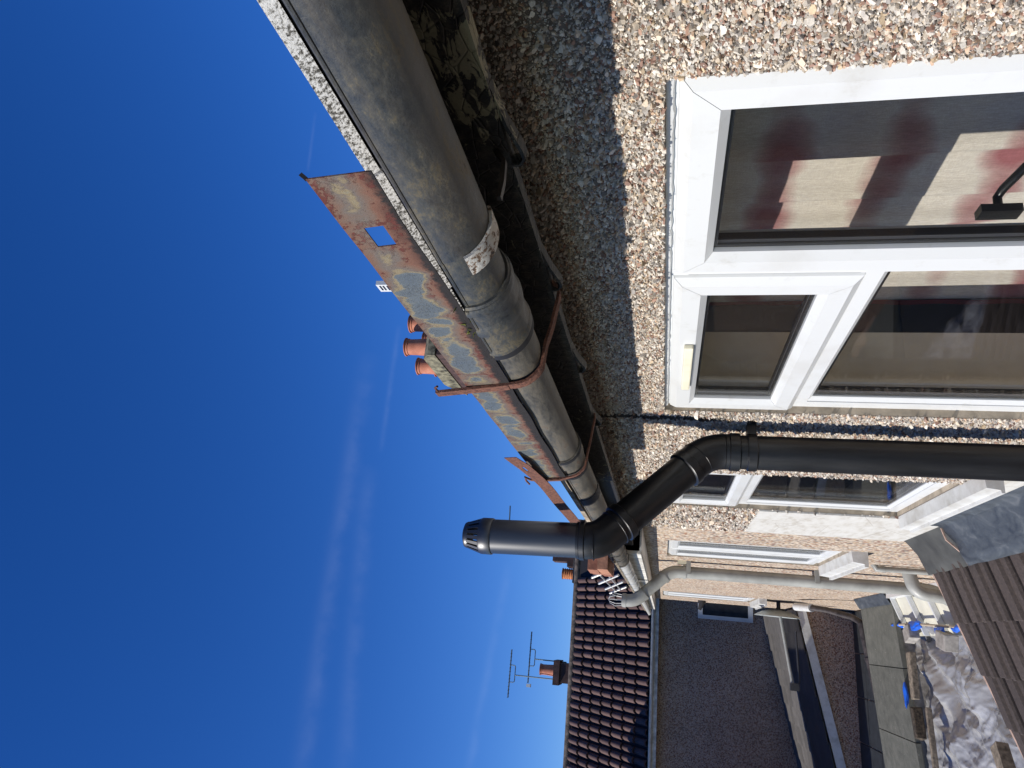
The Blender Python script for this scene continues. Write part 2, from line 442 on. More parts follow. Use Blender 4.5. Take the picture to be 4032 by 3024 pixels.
M_ALU = simple('aerial_aluminium', (.16, .20, .20), .45, .3, var=.1)
M_DISH = simple('dish_grey', (.36, .39, .38), .5, var=.12)
M_DISHD = simple('dish_back', (.03, .03, .032), .5)
M_GROUND = simple('garden_ground', (.055, .055, .035), .95, var=.5, scale=2, bump=.4, bscale=9)
M_FELT_SHADE_DARK = simple('shade_dark_felt', (.018, .022, .026), .7, var=.35, scale=9, bump=.4, bscale=60)  # the shed roof's shadow is put into this felt colour
M_IRON = simple('old_iron', (.055, .045, .040), .5, .2, var=.5, scale=14, bump=.3, bscale=60)
M_SOFFIT = simple('white_soffit', (.55, .53, .48), .6, var=.3, scale=9)

# ------------------------------------------------------------------ builders
WL = {}


def thing(name, label, cat, loc, group=None):
    o = bpy.data.objects.new(name, None); C.objects.link(o); o.location = loc; o.empty_display_size = .1
    o['label'] = label; o['category'] = cat
    if group: o['group'] = group
    WL[o.name] = V(loc); return o


def put(o, parent, M=None):
    C.objects.link(o)
    if M is None: M = Matrix.Identity(4)
    if parent is not None:
        o.parent = parent; M = Matrix.Translation(-WL.get(parent.name, V((0, 0, 0)))) @ M
    l, q, sc = M.decompose()
    o.location = l; o.rotation_mode = 'QUATERNION'; o.rotation_quaternion = q; o.scale = sc
    WL[o.name] = V((0, 0, 0)); return o


def mesh_obj(name, verts, faces, mat, parent=None, smooth=False, fix=True):
    me = bpy.data.meshes.new(name); me.from_pydata([tuple(v) for v in verts], [], [tuple(f) for f in faces]); me.validate()
    if fix:
        bm = bmesh.new(); bm.from_mesh(me); bmesh.ops.recalc_face_normals(bm, faces=bm.faces); bm.to_mesh(me); bm.free()
    if smooth:
        me.polygons.foreach_set('use_smooth', [True] * len(me.polygons))
        try: me.set_sharp_from_angle(angle=math.radians(40))
        except Exception: pass
    me.materials.append(mat); o = bpy.data.objects.new(name, me); return put(o, parent)


class Mesh:
    def __init__(self): self.v = []; self.f = []

    def add(self, v, f):
        k = len(self.v); self.v += [tuple(x) for x in v]; self.f += [tuple(i + k for i in g) for g in f]; return self

    def box(self, a, b, M=None):
        x0, y0, z0 = a; x1, y1, z1 = b
        v = [V(p) for p in ((x0, y0, z0), (x1, y0, z0), (x1, y1, z0), (x0, y1, z0), (x0, y0, z1), (x1, y0, z1), (x1, y1, z1), (x0, y1, z1))]
        if M is not None: v = [M @ p for p in v]
        return self.add(v, [(0, 3, 2, 1), (4, 5, 6, 7), (0, 1, 5, 4), (1, 2, 6, 5), (2, 3, 7, 6), (3, 0, 4, 7)])

    def prism(self, poly, axis, a, b):
        """poly: 2D points in the plane normal to axis; a, b: extents along it"""
        n = len(poly)

        def P(p, t): return {'x': (t, p[0], p[1]), 'y': (p[0], t, p[1]), 'z': (p[0], p[1], t)}[axis]
        v = [P(p, a) for p in poly] + [P(p, b) for p in poly]
        f = [tuple(range(n - 1, -1, -1)), tuple(range(n, 2 * n))] + [(i, (i + 1) % n, n + (i + 1) % n, n + i) for i in range(n)]
        return self.add(v, f)

    def tube(self, pts, r, seg=16, cap=True, flat=None):
        pts = [V(p) for p in pts]; n = len(pts)
        rs = r if isinstance(r, (list, tuple)) else [r] * n
        T = []
        for i in range(n):
            d = (pts[min(i + 1, n - 1)] - pts[max(i - 1, 0)]).normalized(); T.append(d)
        u = T[0].cross(V((0, 0, 1)));
        if u.length < .1: u = T[0].cross(V((1, 0, 0)))
        u.normalize(); v = []; f = []
        for i in range(n):
            u = (u - T[i] * u.dot(T[i])).normalized(); w = T[i].cross(u)
            for k in range(seg):
                a = 2 * math.pi * k / seg
                v.append(pts[i] + (u * math.cos(a) + w * math.sin(a)) * rs[i])
        for i in range(n - 1):
            for k in range(seg):
                f.append((i * seg + k, i * seg + (k + 1) % seg, (i + 1) * seg + (k + 1) % seg, (i + 1) * seg + k))
        if cap: f += [tuple(range(seg - 1, -1, -1)), tuple((n - 1) * seg + k for k in range(seg))]
        return self.add(v, f)

    def ribbon(self, pts, wdir, w, th):
        """flat strap of width w (along wdir) and thickness th following pts"""
        pts = [V(p) for p in pts]; wd = V(wdir).normalized(); n = len(pts); v = []
        for i in range(n):
            t = (pts[min(i + 1, n - 1)] - pts[max(i - 1, 0)]).normalized(); nn = t.cross(wd).normalized()
            for a, b in ((-1, -1), (1, -1), (1, 1), (-1, 1)): v.append(pts[i] + wd * (a * w / 2) + nn * (b * th / 2))
        f = [(3, 2, 1, 0), tuple((n - 1) * 4 + k for k in range(4))]
        for i in range(n - 1):
            for k in range(4): f.append((i * 4 + k, i * 4 + (k + 1) % 4, (i + 1) * 4 + (k + 1) % 4, (i + 1) * 4 + k))
        return self.add(v, f)

    def lathe(self, prof, origin=(0, 0, 0), seg=24):
        o = V(origin); n = len(prof); v = []; f = []
        for r, z in prof:
            for k in range(seg):
                a = 2 * math.pi * k / seg; v.append(o + V((r * math.cos(a), r * math.sin(a), z)))
        for i in range(n - 1):
            for k in range(seg): f.append((i * seg + k, i * seg + (k + 1) % seg, (i + 1) * seg + (k + 1) % seg, (i + 1) * seg + k))
        if prof[0][0] > 1e-4: f.append(tuple(range(seg - 1, -1, -1)))
        if prof[-1][0] > 1e-4: f.append(tuple((n - 1) * seg + k for k in range(seg)))
        return self.add(v, f)

    def ring(self, x0, x1, z0, z1, prof, gap=.0007):
        """four mitred lengths of a frame in an XZ plane; prof = (inset, y) points, closed"""
        n = len(prof)
        sides = (((x0, z0), (x1, z0), 0), ((x1, z0), (x1, z1), 1), ((x1, z1), (x0, z1), 2), ((x0, z1), (x0, z0), 3))
        for (ax, az), (bx, bz), s in sides:
            v = []
            for end in (0, 1):
                for d, y in prof:
                    if s == 0: x = (x0 + d + gap) if end == 0 else (x1 - d - gap); z = z0 + d
                    if s == 1: x = x1 - d; z = (z0 + d + gap) if end == 0 else (z1 - d - gap)
                    if s == 2: x = (x1 - d - gap) if end == 0 else (x0 + d + gap); z = z1 - d
                    if s == 3: x = x0 + d; z = (z1 - d - gap) if end == 0 else (z0 + d + gap)
                    v.append((x, y, z))
            f = [tuple(range(n - 1, -1, -1)), tuple(range(n, 2 * n))] + [(i, (i + 1) % n, n + (i + 1) % n, n + i) for i in range(n)]
            self.add(v, f)
        return self

    def make(self, name, mat, parent=None, smooth=False): return mesh_obj(name, self.v, self.f, mat, parent, smooth)


def bevel(o, w=.004, seg=2):
    bm = bmesh.new(); bm.from_mesh(o.data)
    bmesh.ops.bevel(bm, geom=[e for e in bm.edges if e.is_manifold and e.calc_face_angle(0) > .5], offset=w, segments=seg, affect='EDGES', profile=.6)
    bm.to_mesh(o.data); bm.free(); return o


def rough_up(o, amp, scale, seed=0):
    for v in o.data.vertices:
        p = V(v.co) * scale + V((seed * 3.1, seed, -seed)); n = mnoise.noise_vector(p); v.co = V(v.co) + n * amp
    return o


def copies(proto_mesh, name, mats, parent):
    """objects sharing one mesh, at world matrices"""
    out = []
    for M in mats:
        o = bpy.data.objects.new(name, proto_mesh); put(o, parent, M); out.append(o)
    return out


def proto(build, name, mat, smooth=False):
    me = bpy.data.meshes.new(name); me.from_pydata([tuple(v) for v in build.v], [], build.f)
    bm = bmesh.new(); bm.from_mesh(me); bmesh.ops.recalc_face_normals(bm, faces=bm.faces); bm.to_mesh(me); bm.free()
    if smooth:
        me.polygons.foreach_set('use_smooth', [True] * len(me.polygons))
        me.set_sharp_from_angle(angle=math.radians(40))
    me.materials.append(mat); return me


def frame(u, v, n, o):
    u, v, n = V(u).normalized(), V(v).normalized(), V(n).normalized()
    return Matrix(((u.x, v.x, n.x, o[0]), (u.y, v.y, n.y, o[1]), (u.z, v.z, n.z, o[2]), (0, 0, 0, 1)))


def arc_path(P, r, n=10):
    """polyline with rounded corners"""
    P = [V(p) for p in P]; out = [P[0]]
    for i in range(1, len(P) - 1):
        a = (P[i - 1] - P[i]).normalized(); b = (P[i + 1] - P[i]).normalized(); rr = r
        A = P[i] + a * rr; B = P[i] + b * rr
        for k in range(n + 1):
            t = k / n; out.append(A * (1 - t) ** 2 + P[i] * 2 * t * (1 - t) + B * t * t)
    return out + [P[-1]]


WALL = -.72      # outer face of the terrace
FLOOR = -5.2     # garden level

# ------------------------------------------------------------------ ground
g = Mesh().add([(-600, -600, FLOOR), (900, -600, FLOOR), (900, 900, FLOOR), (-600, 900, FLOOR)], [(0, 1, 2, 3)]).make('ground', M_GROUND)
g['kind'] = 'structure'

# ------------------------------------------------------------------ terrace walls


def wall_with_openings(x0, x1, z0, z1, openings, name, parent, mat):
    xs = sorted({x0, x1, *[o[0] for o in openings], *[o[1] for o in openings]}); zs = sorted({z0, z1, *[o[2] for o in openings], *[o[3] for o in openings]})
    w = Mesh()
    for i in range(len(xs) - 1):
        for j in range(len(zs) - 1):
            a, b, c, d = xs[i], xs[i + 1], zs[j], zs[j + 1]
            if any(a >= o[0] - 1e-6 and b <= o[1] + 1e-6 and c >= o[2] - 1e-6 and d <= o[3] + 1e-6 for o in openings): continue
            w.add([(a, WALL, c), (b, WALL, c), (b, WALL, d), (a, WALL, d)], [(0, 1, 2, 3)])
            w.add([(a, WALL - .28, c), (b, WALL - .28, c), (b, WALL - .28, d), (a, WALL - .28, d)], [(3, 2, 1, 0)])
    for x in (x0, x1): w.add([(x, WALL, z0), (x, WALL - .28, z0), (x, WALL - .28, z1), (x, WALL, z1)], [(0, 1, 2, 3)])
    o = mesh_obj(name, w.v, w.f, mat, parent, fix=False)
    for f in o.data.polygons: pass
    for a, b, c, d in openings:
        rv = Mesh()
        for q in (((a, c), (a, d)), ((b, d), (b, c)), ((a, d), (b, d)), ((b, c), (a, c))):
            (p0, r0), (p1, r1) = q
            rv.add([(p0, WALL - .001, r0), (p1, WALL - .001, r1), (p1, WALL - .28, r1), (p0, WALL - .28, r0)], [(0, 1, 2, 3)])
        mesh_obj('window_reveal', rv.v, rv.f, M_REVEAL, parent, fix=False)
    return o


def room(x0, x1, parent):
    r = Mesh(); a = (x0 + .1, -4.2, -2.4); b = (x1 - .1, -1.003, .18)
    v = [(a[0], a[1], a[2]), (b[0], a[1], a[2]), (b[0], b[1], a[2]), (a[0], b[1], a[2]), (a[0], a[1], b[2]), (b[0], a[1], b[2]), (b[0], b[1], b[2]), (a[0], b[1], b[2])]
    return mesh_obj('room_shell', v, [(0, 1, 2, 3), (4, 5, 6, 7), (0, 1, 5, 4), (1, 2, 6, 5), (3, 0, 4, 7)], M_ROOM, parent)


FY = WALL - .025   # face of the outer window frames
FRAME = [(0, FY), (.050, FY), (.050, FY - .014), (.058, FY - .014), (.058, FY - .065), (0, FY - .065)]


def sash_profile(face, proud=.020):
    y = FY + proud
    return [(0, FY - .005), (.004, FY + .006), (.022, y), (face, y), (face + .016, y - .016), (face + .016, FY - .045), (0, FY - .045)]


def sash(win, x0, x1, z0, z1, mat=M_UPVC, glass=M_GLASS, face=.062):
    s = Mesh().ring(x0, x1, z0, z1, sash_profile(face)).make('sash', mat, win)
    glaze(win, x0 + face + .014, x1 - face - .014, z0 + face + .014, z1 - face - .014, glass, FY + .000)
    return s


def glaze(win, x0, x1, z0, z1, glass, y):
    Mesh().box((x0, y - .006, z0), (x1, y - .002, z1)).make('pane', glass, win)
    Mesh().ring(x0, x1, z0, z1, [(0, y - .0065), (.010, y - .0065), (.010, y - .012), (0, y - .012)], 0).make('gasket', M_GASKET, win)
    Mesh().ring(x0, x1, z0, z1, [(0, y - .0125), (.009, y - .0125), (.009, y - .019), (0, y - .019)], 0).make('spacer', M_SPACER, win)
    Mesh().ring(x0, x1, z0, z1, [(0, y - .0195), (.011, y - .0195), (.011, y - .034), (0, y - .034)], 0).make('inner_gasket', M_GASKET, win)
    Mesh().box((x0, y - .028, z0), (x1, y - .024, z1)).make('inner_pane', M_GLASS, win)


houseA = thing('terraced_house', 'pebbledashed house nearest the camera with peeling black fascia and large white window', 'house', (1.7, WALL, FLOOR))
W1 = (.795, 2.305, -1.26, .012); W2 = (3.20, 4.075, -1.19, .005)
wallA = wall_with_openings(-1.6, 4.88, FLOOR, .43, [W1, W2], 'wall', houseA, M_MORTAR)
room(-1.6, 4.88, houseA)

# --- the big window of the near house
x0, x1, z0, z1 = W1
m_ = Mesh().ring(x0, x1, z0, z1, FRAME)
m_.box((1.352, FY - .065, z0 + .05), (1.402, FY, z1 - .05))
m_.box((1.402, FY - .065, -.425), (x1 - .05, FY, -.380))
win1 = m_.make('window', M_UPVC, houseA)
win1['label'] = 'large white plastic window with opening side casement and small top light'
sash(win1, x0 + .012, 1.380, z0 + .03, z1 - .016)
sash(win1, 1.402, x1 + .002, -.392, z1 - .016, glass=M_DUSTGLASS)
bead = Mesh().ring(1.402, x1 - .05, z0 + .05, -.425, [(0, FY - .003), (.014, FY - .014), (.014, FY - .05), (0, FY - .05)]).make('glazing_bead', M_UPVC, win1)
glaze(win1, 1.412, x1 - .064, z0 + .06, -.437, M_GLASS, FY - .012)
v = Mesh().box((1.745, FY + .0205, -.062), (2.07, FY + .034, -.038)).make('trickle_vent', M_CREAM_PLASTIC, win1); bevel(v, .004)
Mesh().box((.76, WALL - .03, z0 - .05), (2.34, WALL + .09, z0 - .002)).make('sill', M_UPVC, win1)
hd = Mesh().box((1.287, FY - .078, -.635), (1.318, FY - .062, -.565)); hd.tube([(1.302, FY - .075, -.60), (1.300, FY - .100, -.60), (1.285, FY - .108, -.605), (1.215, FY - .108, -.615)], .008, 10); hd.make('window_handle', M_BLACK, win1, True)
# ragged bead of sealant along the head
sv = []; sf = []
N = 160
for i in range(N + 1):
    x = x0 + .004 + (x1 - x0 - .008) * i / N
    d = .010 + .003 * mnoise.noise(V((x * 40, 3, 1))) + .0006 * mnoise.noise(V((x * 150, 7, 1)))
    sv += [(x, FY + .012, z1 - .001), (x, FY + .009, z1 - .001 - d), (x, FY + .0005, z1 - .001 - d - .003)]
    if i < N:
        k = i * 3; sf += [(k, k + 3, k + 4, k + 1), (k + 1, k + 4, k + 5, k + 2)]
mesh_obj('sealant', sv, sf, M_UPVC, win1)
pl = Mesh()
for a, b, c, d in (W1,):
    y0_, y1_ = FY - .068, WALL - .283
    for q in (((a + .001, c), (a + .001, d)), ((b - .001, d), (b - .001, c)), ((a, d - .001), (b, d - .001)), ((b, c + .001), (a, c + .001))):
        (p0, r0), (p1, r1) = q
        pl.add([(p0, y0_, r0), (p1, y0_, r1), (p1, y1_, r1), (p0, y1_, r0)], [(0, 1, 2, 3)])
mesh_obj('inner_reveal', pl.v, pl.f, M_PLASTER, win1, fix=False)

# --- the second window of the near house
x0, x1, z0, z1 = W2
m_ = Mesh().ring(x0, x1, z0, z1, FRAME); m_.box((x0 + .05, FY - .065, -.425), (x1 - .05, FY, -.380))
win2 = m_.make('window', M_UPVC, houseA)
win2['label'] = 'white window with dark glass behind the black soil pipe'
sash(win2, x0 + .012, x1 - .002, -.392, z1 - .016)
Mesh().ring(x0 + .05, x1 - .05, z0 + .05, -.425, [(0, FY - .003), (.014, FY - .014), (.014, FY - .05), (0, FY - .05)]).make('glazing_bead', M_UPVC, win2)
glaze(win2, x0 + .060, x1 - .064, z0 + .06, -.437, M_GLASS, FY - .012)
sill = Mesh().prism([(WALL - .03, z0 - .002), (WALL + .060, z0 - .010), (WALL + .066, z0 - .058), (WALL + .078, z0 - .060), (WALL + .078, z0 - .072), (WALL - .03, z0 - .072)], 'x', 3.0, 4.085).make('sill', M_UPVC_OLD, win2)
# white painted render under and beyond that window
pa = Mesh()
for a, b, c, d in ((4.10, 4.875, -1.52, -.50), (3.02, 4.10, -1.52, -1.264), (4.078, 4.10, -1.264, -.50)):
    pa.box((a, WALL - .004, c), (b, WALL + .010, d))
panel = pa.make('painted_render_patch', M_PANEL, houseA)

# --- houses further along
houseB = thing('terraced_house', 'middle house of the terrace with narrow white window and grey soil pipe', 'house', (7.0, WALL, FLOOR))
W3 = (5.62, 6.70, -1.30, -.02)
wall_with_openings(4.8805, 9.60, FLOOR, .40, [W3], 'wall', houseB, M_DASH)
room(4.8805, 9.60, houseB)
houseC = thing('terraced_house', 'farthest house of the lit terrace with satellite dish at its end', 'house', (12, WALL, FLOOR))
W4 = (11.75, 12.95, -1.40, .02)
wall_with_openings(9.6005, 14.15, FLOOR, .40, [W4], 'wall', houseC, M_DASH)
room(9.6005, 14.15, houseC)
for (x0, x1, z0, z1), h, lab in ((W3, houseB, 'narrow-looking white window left of the grey soil pipe'), (W4, houseC, 'white window at the far end of the terrace wall')):
    m_ = Mesh().ring(x0, x1, z0, z1, FRAME); m_.box((x0 + (x1 - x0) * .5 - .03, FY - .065, z0 + .05), (x0 + (x1 - x0) * .5 + .03, FY, z1 - .05))
    w_ = m_.make('window', M_UPVC, h); w_['label'] = lab
    mid = x0 + (x1 - x0) * .5
    sash(w_, x0 + .012, mid + .01, z0 + .03, z1 - .016); sash(w_, mid + .012, x1 - .012, z0 + .03, z1 - .016)
    Mesh().prism([(WALL - .03, z0 - .002), (WALL + .075, z0 - .012), (WALL + .085, z0 - .09), (WALL + .105, z0 - .09), (WALL + .105, z0 - .115), (WALL - .03, z0 - .115)], 'x', x0 - .05, x1 + .05).make('sill', M_UPVC_OLD, w_)
Mesh().box((7.05, WALL, -.24), (7.13, WALL + .03, -.12)).make('air_vent', M_CREAM_PLASTIC, houseB)

# --- roofs of the terrace, eaves at the gutter
PITCH = math.radians(34)
sl_ = V((0, -math.cos(PITCH), math.sin(PITCH))); nr = V((0, math.sin(PITCH), math.cos(PITCH)))


def terrace_roof(parent, xa, xb, mat_tile, tile_w, first):
    E0 = V((0, -.515, .352)); L_ = 4.65
    a, b = xa, xb; r = Mesh()
    q = [E0, E0 + sl_ * L_, E0 + sl_ * L_ + nr * -.05, E0 + nr * -.05]
    r.prism([(p.y, p.z) for p in q], 'x', a, b)
    # back slope
    top = E0 + sl_ * L_; q2 = [(top.y - .001, top.z), (top.y - 4.2, top.z - 2.9), (top.y - 4.2, top.z - 2.95), (top.y - .001, top.z - .05)]
    r.prism(q2, 'x', a, b)
    roof = r.make('roof', M_SLATE_AND_SHADE, parent)
    tl = Mesh().box((.002, 0, 0), (tile_w - .003, .40, .0150)); me = proto(tl, 'roof_tile', mat_tile)
    mats = []
    n = int((xb - first) / tile_w)
    for i in range(n):
        O = V((first + i * tile_w, -.4735 + random.uniform(-.0015, .0015), .3232 + random.uniform(-.001, .001)))
        mats.append(frame((1, 0, 0), sl_, nr, O))
    copies(me, 'roof_tile', mats, roof)
    return roof


terrace_roof(houseA, -1.6, 4.88, M_TILE_LICHEN, .290, .636 - .290 * 7)
terrace_roof(houseB, 4.8805, 9.60, M_TILE_TAN, .290, 4.89)
terrace_roof(houseC, 9.6005, 14.15, M_TILE_TAN, .290, 9.61)

# fascia and soffit
fas = Mesh().box((-1.6, -.5923, .2056), (2.80, -.5711, .330)).make('fascia_board', M_FASCIA, houseA)
Mesh().box((2.804, -.5923, .2056), (4.878, -.5711, .330)).make('fascia_board', M_BLACK_GAP, houseA)
Mesh().box((-1.6, -.7195, .2538), (4.878, -.5931, .2708)).make('soffit', M_BLACK_GAP, houseA)
Mesh().box((-1.6, -.5705, .3265), (4.878, -.4785, .3290)).make('eaves_felt', M_BLACK_GAP, houseA)
Mesh().box((-1.6, -.4810, .2640), (4.878, -.4770, .3262)).make('felt_apron', M_BLACK_GAP, houseA)
for h, a, b in ((houseB, 4.8805, 9.6), (houseC, 9.6005, 14.15)):
    Mesh().box((a, -.5415, .1565), (b, -.5229, .330)).make('fascia_board', M_SOFFIT, h)
    Mesh().box((a, -.7195, .1523), (b, -.5424, .165)).make('soffit', M_UPVC_OLD, h)
# the odd tan boards seen between the tiles and the gutter further along
Mesh().box((1.946, -.4484, .2978), (4.1205, -.4273, .3147)).make('eaves_batten', M_TILE_TAN, houseA)

# ------------------------------------------------------------------ pebbles (stone chips) of the near wall


def pebbles(parent, regions, holes):
    X_, Z_, S_ = [], [], []
    for x0, x1, z0, z1, step in regions:
        nx = int((x1 - x0) / step); nz = int((z1 - z0) / step)
        gx, gz = np.meshgrid(np.arange(nx), np.arange(nz)); gx = gx.ravel().astype(float); gz = gz.ravel().astype(float)
        X_.append(x0 + (gx + .5 * (gz % 2) + rng.uniform(-.55, .55, gx.size)) * step); Z_.append(z0 + (gz + rng.uniform(-.55, .55, gx.size)) * step)
        S_.append(np.full(gx.size, step))
    x = np.concatenate(X_); z = np.concatenate(Z_); st = np.concatenate(S_)
    keep = np.ones(x.size, bool)
    for a, b, c, d in holes: keep &= ~((x > a - .001) & (x < b + .001) & (z > c - .001) & (z < d + .001))
    bald = np.array([mnoise.noise(V((a * 9, 3, b * 9))) for a, b in zip(x, z)])      # patches where chips were lost
    keep &= (bald > -.58) | (rng.random(x.size) < .6)
    x, z, st = x[keep], z[keep], st[keep]; n = x.size
    r = np.clip(rng.lognormal(-.10, .40, n), .42, 2.3) * st
    ang = rng.uniform(0, 2 * np.pi, n)[:, None] + (np.arange(5) + rng.uniform(-.32, .32, (n, 5))) * (2 * np.pi / 5)
    rad = r[:, None] * rng.uniform(.62, 1.15, (n, 5)); el = rng.uniform(.62, 1.0, n)[:, None]; th = rng.uniform(0, np.pi, n)[:, None]
    u = np.cos(ang) * rad; v = np.sin(ang) * rad * el
    px = u * np.cos(th) - v * np.sin(th); pz = u * np.sin(th) + v * np.cos(th)
    h = (r * rng.uniform(.30, 1.05, n))[:, None]
    tx, tz = rng.uniform(-.95, .95, (2, n, 1))
    sh = rng.uniform(.45, .85, n)[:, None]; ox, oz = rng.uniform(-.25, .25, (2, n, 1)) * r[:, None, None].reshape(n, 1)
    base = WALL + .0018 * np.sin(x * 7.1) * np.sin(z * 9.3)
    co = np.empty((n, 10, 3))
    co[:, :5, 0] = x[:, None] + px * .92; co[:, :5, 2] = z[:, None] + pz * .92; co[:, :5, 1] = (base - .001)[:, None]
    qx = px * sh + ox; qz = pz * sh + oz
    co[:, 5:, 0] = x[:, None] + qx; co[:, 5:, 2] = z[:, None] + qz
    co[:, 5:, 1] = base[:, None] + np.maximum(h + tx * qx + tz * qz, .0006)
    col = (palette(rng.random(n)) * .80 + np.array([[.50, .44, .355]]) * .20) * rng.uniform(.70, 1.32, (n, 1))
    dark_band = (np.abs(x - 2.375 - .006 * np.sin(z * 40)) < .019) & (z > -.19 + .02 * np.sin(x * 300))      # narrow upright band of much darker chips
    col[dark_band] *= .10
    me = bpy.data.meshes.new('pebbles')
    me.vertices.add(n * 10); me.vertices.foreach_set('co', co.ravel().astype(np.float32))
    tri = []
    for k in range(5): a, b = k, (k + 1) % 5; tri += [(a, b, 5 + b), (a, 5 + b, 5 + a)]
    tri += [(5, 6, 7), (5, 7, 8), (5, 8, 9)]
    T = (np.arange(n)[:, None, None] * 10 + np.array(tri)[None]).reshape(-1).astype(np.int32)
    nt = n * len(tri)
    me.loops.add(nt * 3); me.loops.foreach_set('vertex_index', T)
    me.polygons.add(nt); me.polygons.foreach_set('loop_start', np.arange(0, nt * 3, 3, dtype=np.int32))
    me.update(calc_edges=True); me.polygons.foreach_set('use_smooth', np.zeros(nt, bool)); me.shade_flat()
    at = me.attributes.new('col', 'FLOAT_VECTOR', 'POINT'); at.data.foreach_set('vector', np.repeat(col, 10, 0).ravel().astype(np.float32))
    me.materials.append(M_PEBBLE)
    o = bpy.data.objects.new('pebbles', me); put(o, parent); o['kind'] = 'stuff'; return o


HOLES = [W1, W2, (4.10, 4.875, -1.52, -.50), (3.02, 4.10, -1.52, -1.19), (4.078, 4.10, -1.264, -.50)]
pebbles(houseA, [(.40, .80, -.75, .27, .0033), (.80, 2.305, .008, .27, .0034), (2.305, 3.25, -1.40, .27, .0047), (3.25, 4.88, -1.5, .27, .0078)], HOLES)

# ------------------------------------------------------------------ curtain
cv = []; cf = []
NX, NZ = 240, 2
for i in range(NX + 1):
    x = .45 + 1.95 * i / NX
    ph = x * 44 + 2.4 * math.sin(x * 6); y = -1.150 - .020 * (math.sin(ph) + .35 * math.sin(2 * ph + 1)) - .012 * math.sin(x * 11)
    for j in range(NZ + 1): cv.append((x, y - .02 * j / NZ, .10 - 1.7 * j / NZ))
for i in range(NX):
    for j in range(NZ):
        k = i * (NZ + 1) + j; cf.append((k, k + 1, k + NZ + 2, k + NZ + 1))
cur = mesh_obj('curtain', cv, cf, M_CURTAIN, None, True)
cur['label'] = 'cream curtain with red bands hanging behind the large white window'; cur['category'] = 'curtain'
tm = Mesh().ribbon([(2.404 + .005 * math.sin(z * 30), -1.160, z) for z in np.linspace(.1, -1.6, 40)], (1, 0, 0), .03, .003).make('red_hem', M_RED, cur)

# ------------------------------------------------------------------ gutter of the near house
GC = (-.4544, .2699); GR = .0508  # gutter, bracket, strip and eaves numbers scaled about the camera, then written out


def trough(x0, x1, r, th=.0034, cz=GC[1], cy=GC[0], a0=-4, a1=184, seg=28, sag=.0, nx=8, lip=True):
    """half-round channel along X; rim at height cz"""
    v = []; f = []; prof = []
    for k in range(seg + 1):
        a = math.radians(180 + a0 + (a1 - a0) * k / seg); prof.append((math.cos(a), math.sin(a)))
    for i in range(nx + 1):
        x = x0 + (x1 - x0) * i / nx
        for rr in (r, r - th):
            for c, s_ in prof: v.append((x, cy + rr * c, cz + rr * s_ + sag * math.sin(math.pi * i / nx)))
    n = seg + 1; row = 2 * n
    for i in range(nx):
        for k in range(seg):
            a = i * row + k; f.append((a, a + 1, a + row + 1, a + row))
            b = a + n; f.append((b, b + row, b + row + 1, b + 1))
        for e in (0, seg): a = i * row + e; f.append((a, a + row, a + row + n, a + n))
    for i in (0, nx):
        for k in range(seg): a = i * row + k; f.append((a, a + n, a + n + 1, a + 1))
    m = Mesh().add(v, f)
    if lip: m.tube([(x, cy + r - .0008 + .0006 * mnoise.noise(V((x * 11, 1, 1))), cz + .0008 + .0008 * mnoise.noise(V((x * 9, 4, 1)))) for x in np.linspace(x0, x1, 24)], .0028, 8)
    return m


gut = thing('iron_gutter', 'weathered grey half-round iron gutter running along the near house', 'gutter', (1.2692, GC[0], GC[1] - .0508))
trough(-1.0153, .7209, .0529, cz=.2678).make('gutter_length', M_GUTTER, gut, True)
trough(.6769, .9307, .0487).make('gutter_length', M_GUTTER, gut, True)
s_ = trough(.8503, 1.0196, .0554, th=.0051, nx=12).make('joint_socket', M_GUTTER, gut, True)
for x, w_, rr_ in ((.862, .016, .0572), (.925, .020, .0590), (1.006, .016, .0578)):   # raised, worn beads of the socket
    bd = trough(x - w_, x + w_, rr_, th=.0068, nx=8, lip=False)
    bd.v = [(a, GC[0] + (b - GC[0]) * (1 - .085 * ((a - x) / w_) ** 2), GC[1] + (c - GC[1]) * (1 - .085 * ((a - x) / w_) ** 2)) for a, b, c in bd.v]
    rough_up(bd.make('socket_bead', M_GUTTER, gut, True), .0008, 45)
trough(1.012, 1.030, .0570, th=.004, nx=2, lip=False).make('joint_seal', M_BLACK_GAP, gut, True)
trough(1.0069, 1.1803, .0508).make('gutter_length', M_GUTTER2, gut, True)
trough(1.1549, 1.8022, .0474).make('gutter_length', M_GUTTER2, gut, True)
trough(1.7683, 1.8614, .0516).make('joint_socket', M_GUTTER2, gut, True)
trough(1.853, 1.9799, .0474).make('gutter_length', M_GUTTER2, gut, True)
trough(1.963, 2.7667, .0499).make('gutter_length', M_GUTTER2, gut, True)
trough(2.3014, 2.4029, .0518, th=.0034).make('black_tape', M_BLACK_GAP, gut, True)
for i, x in enumerate((1.1507, 1.781, 1.9672)):
    trough(x - .0102, x + .0102, .0529, th=.0025, nx=2, lip=False).make('joint_seal', M_BLACK_GAP, gut, True)

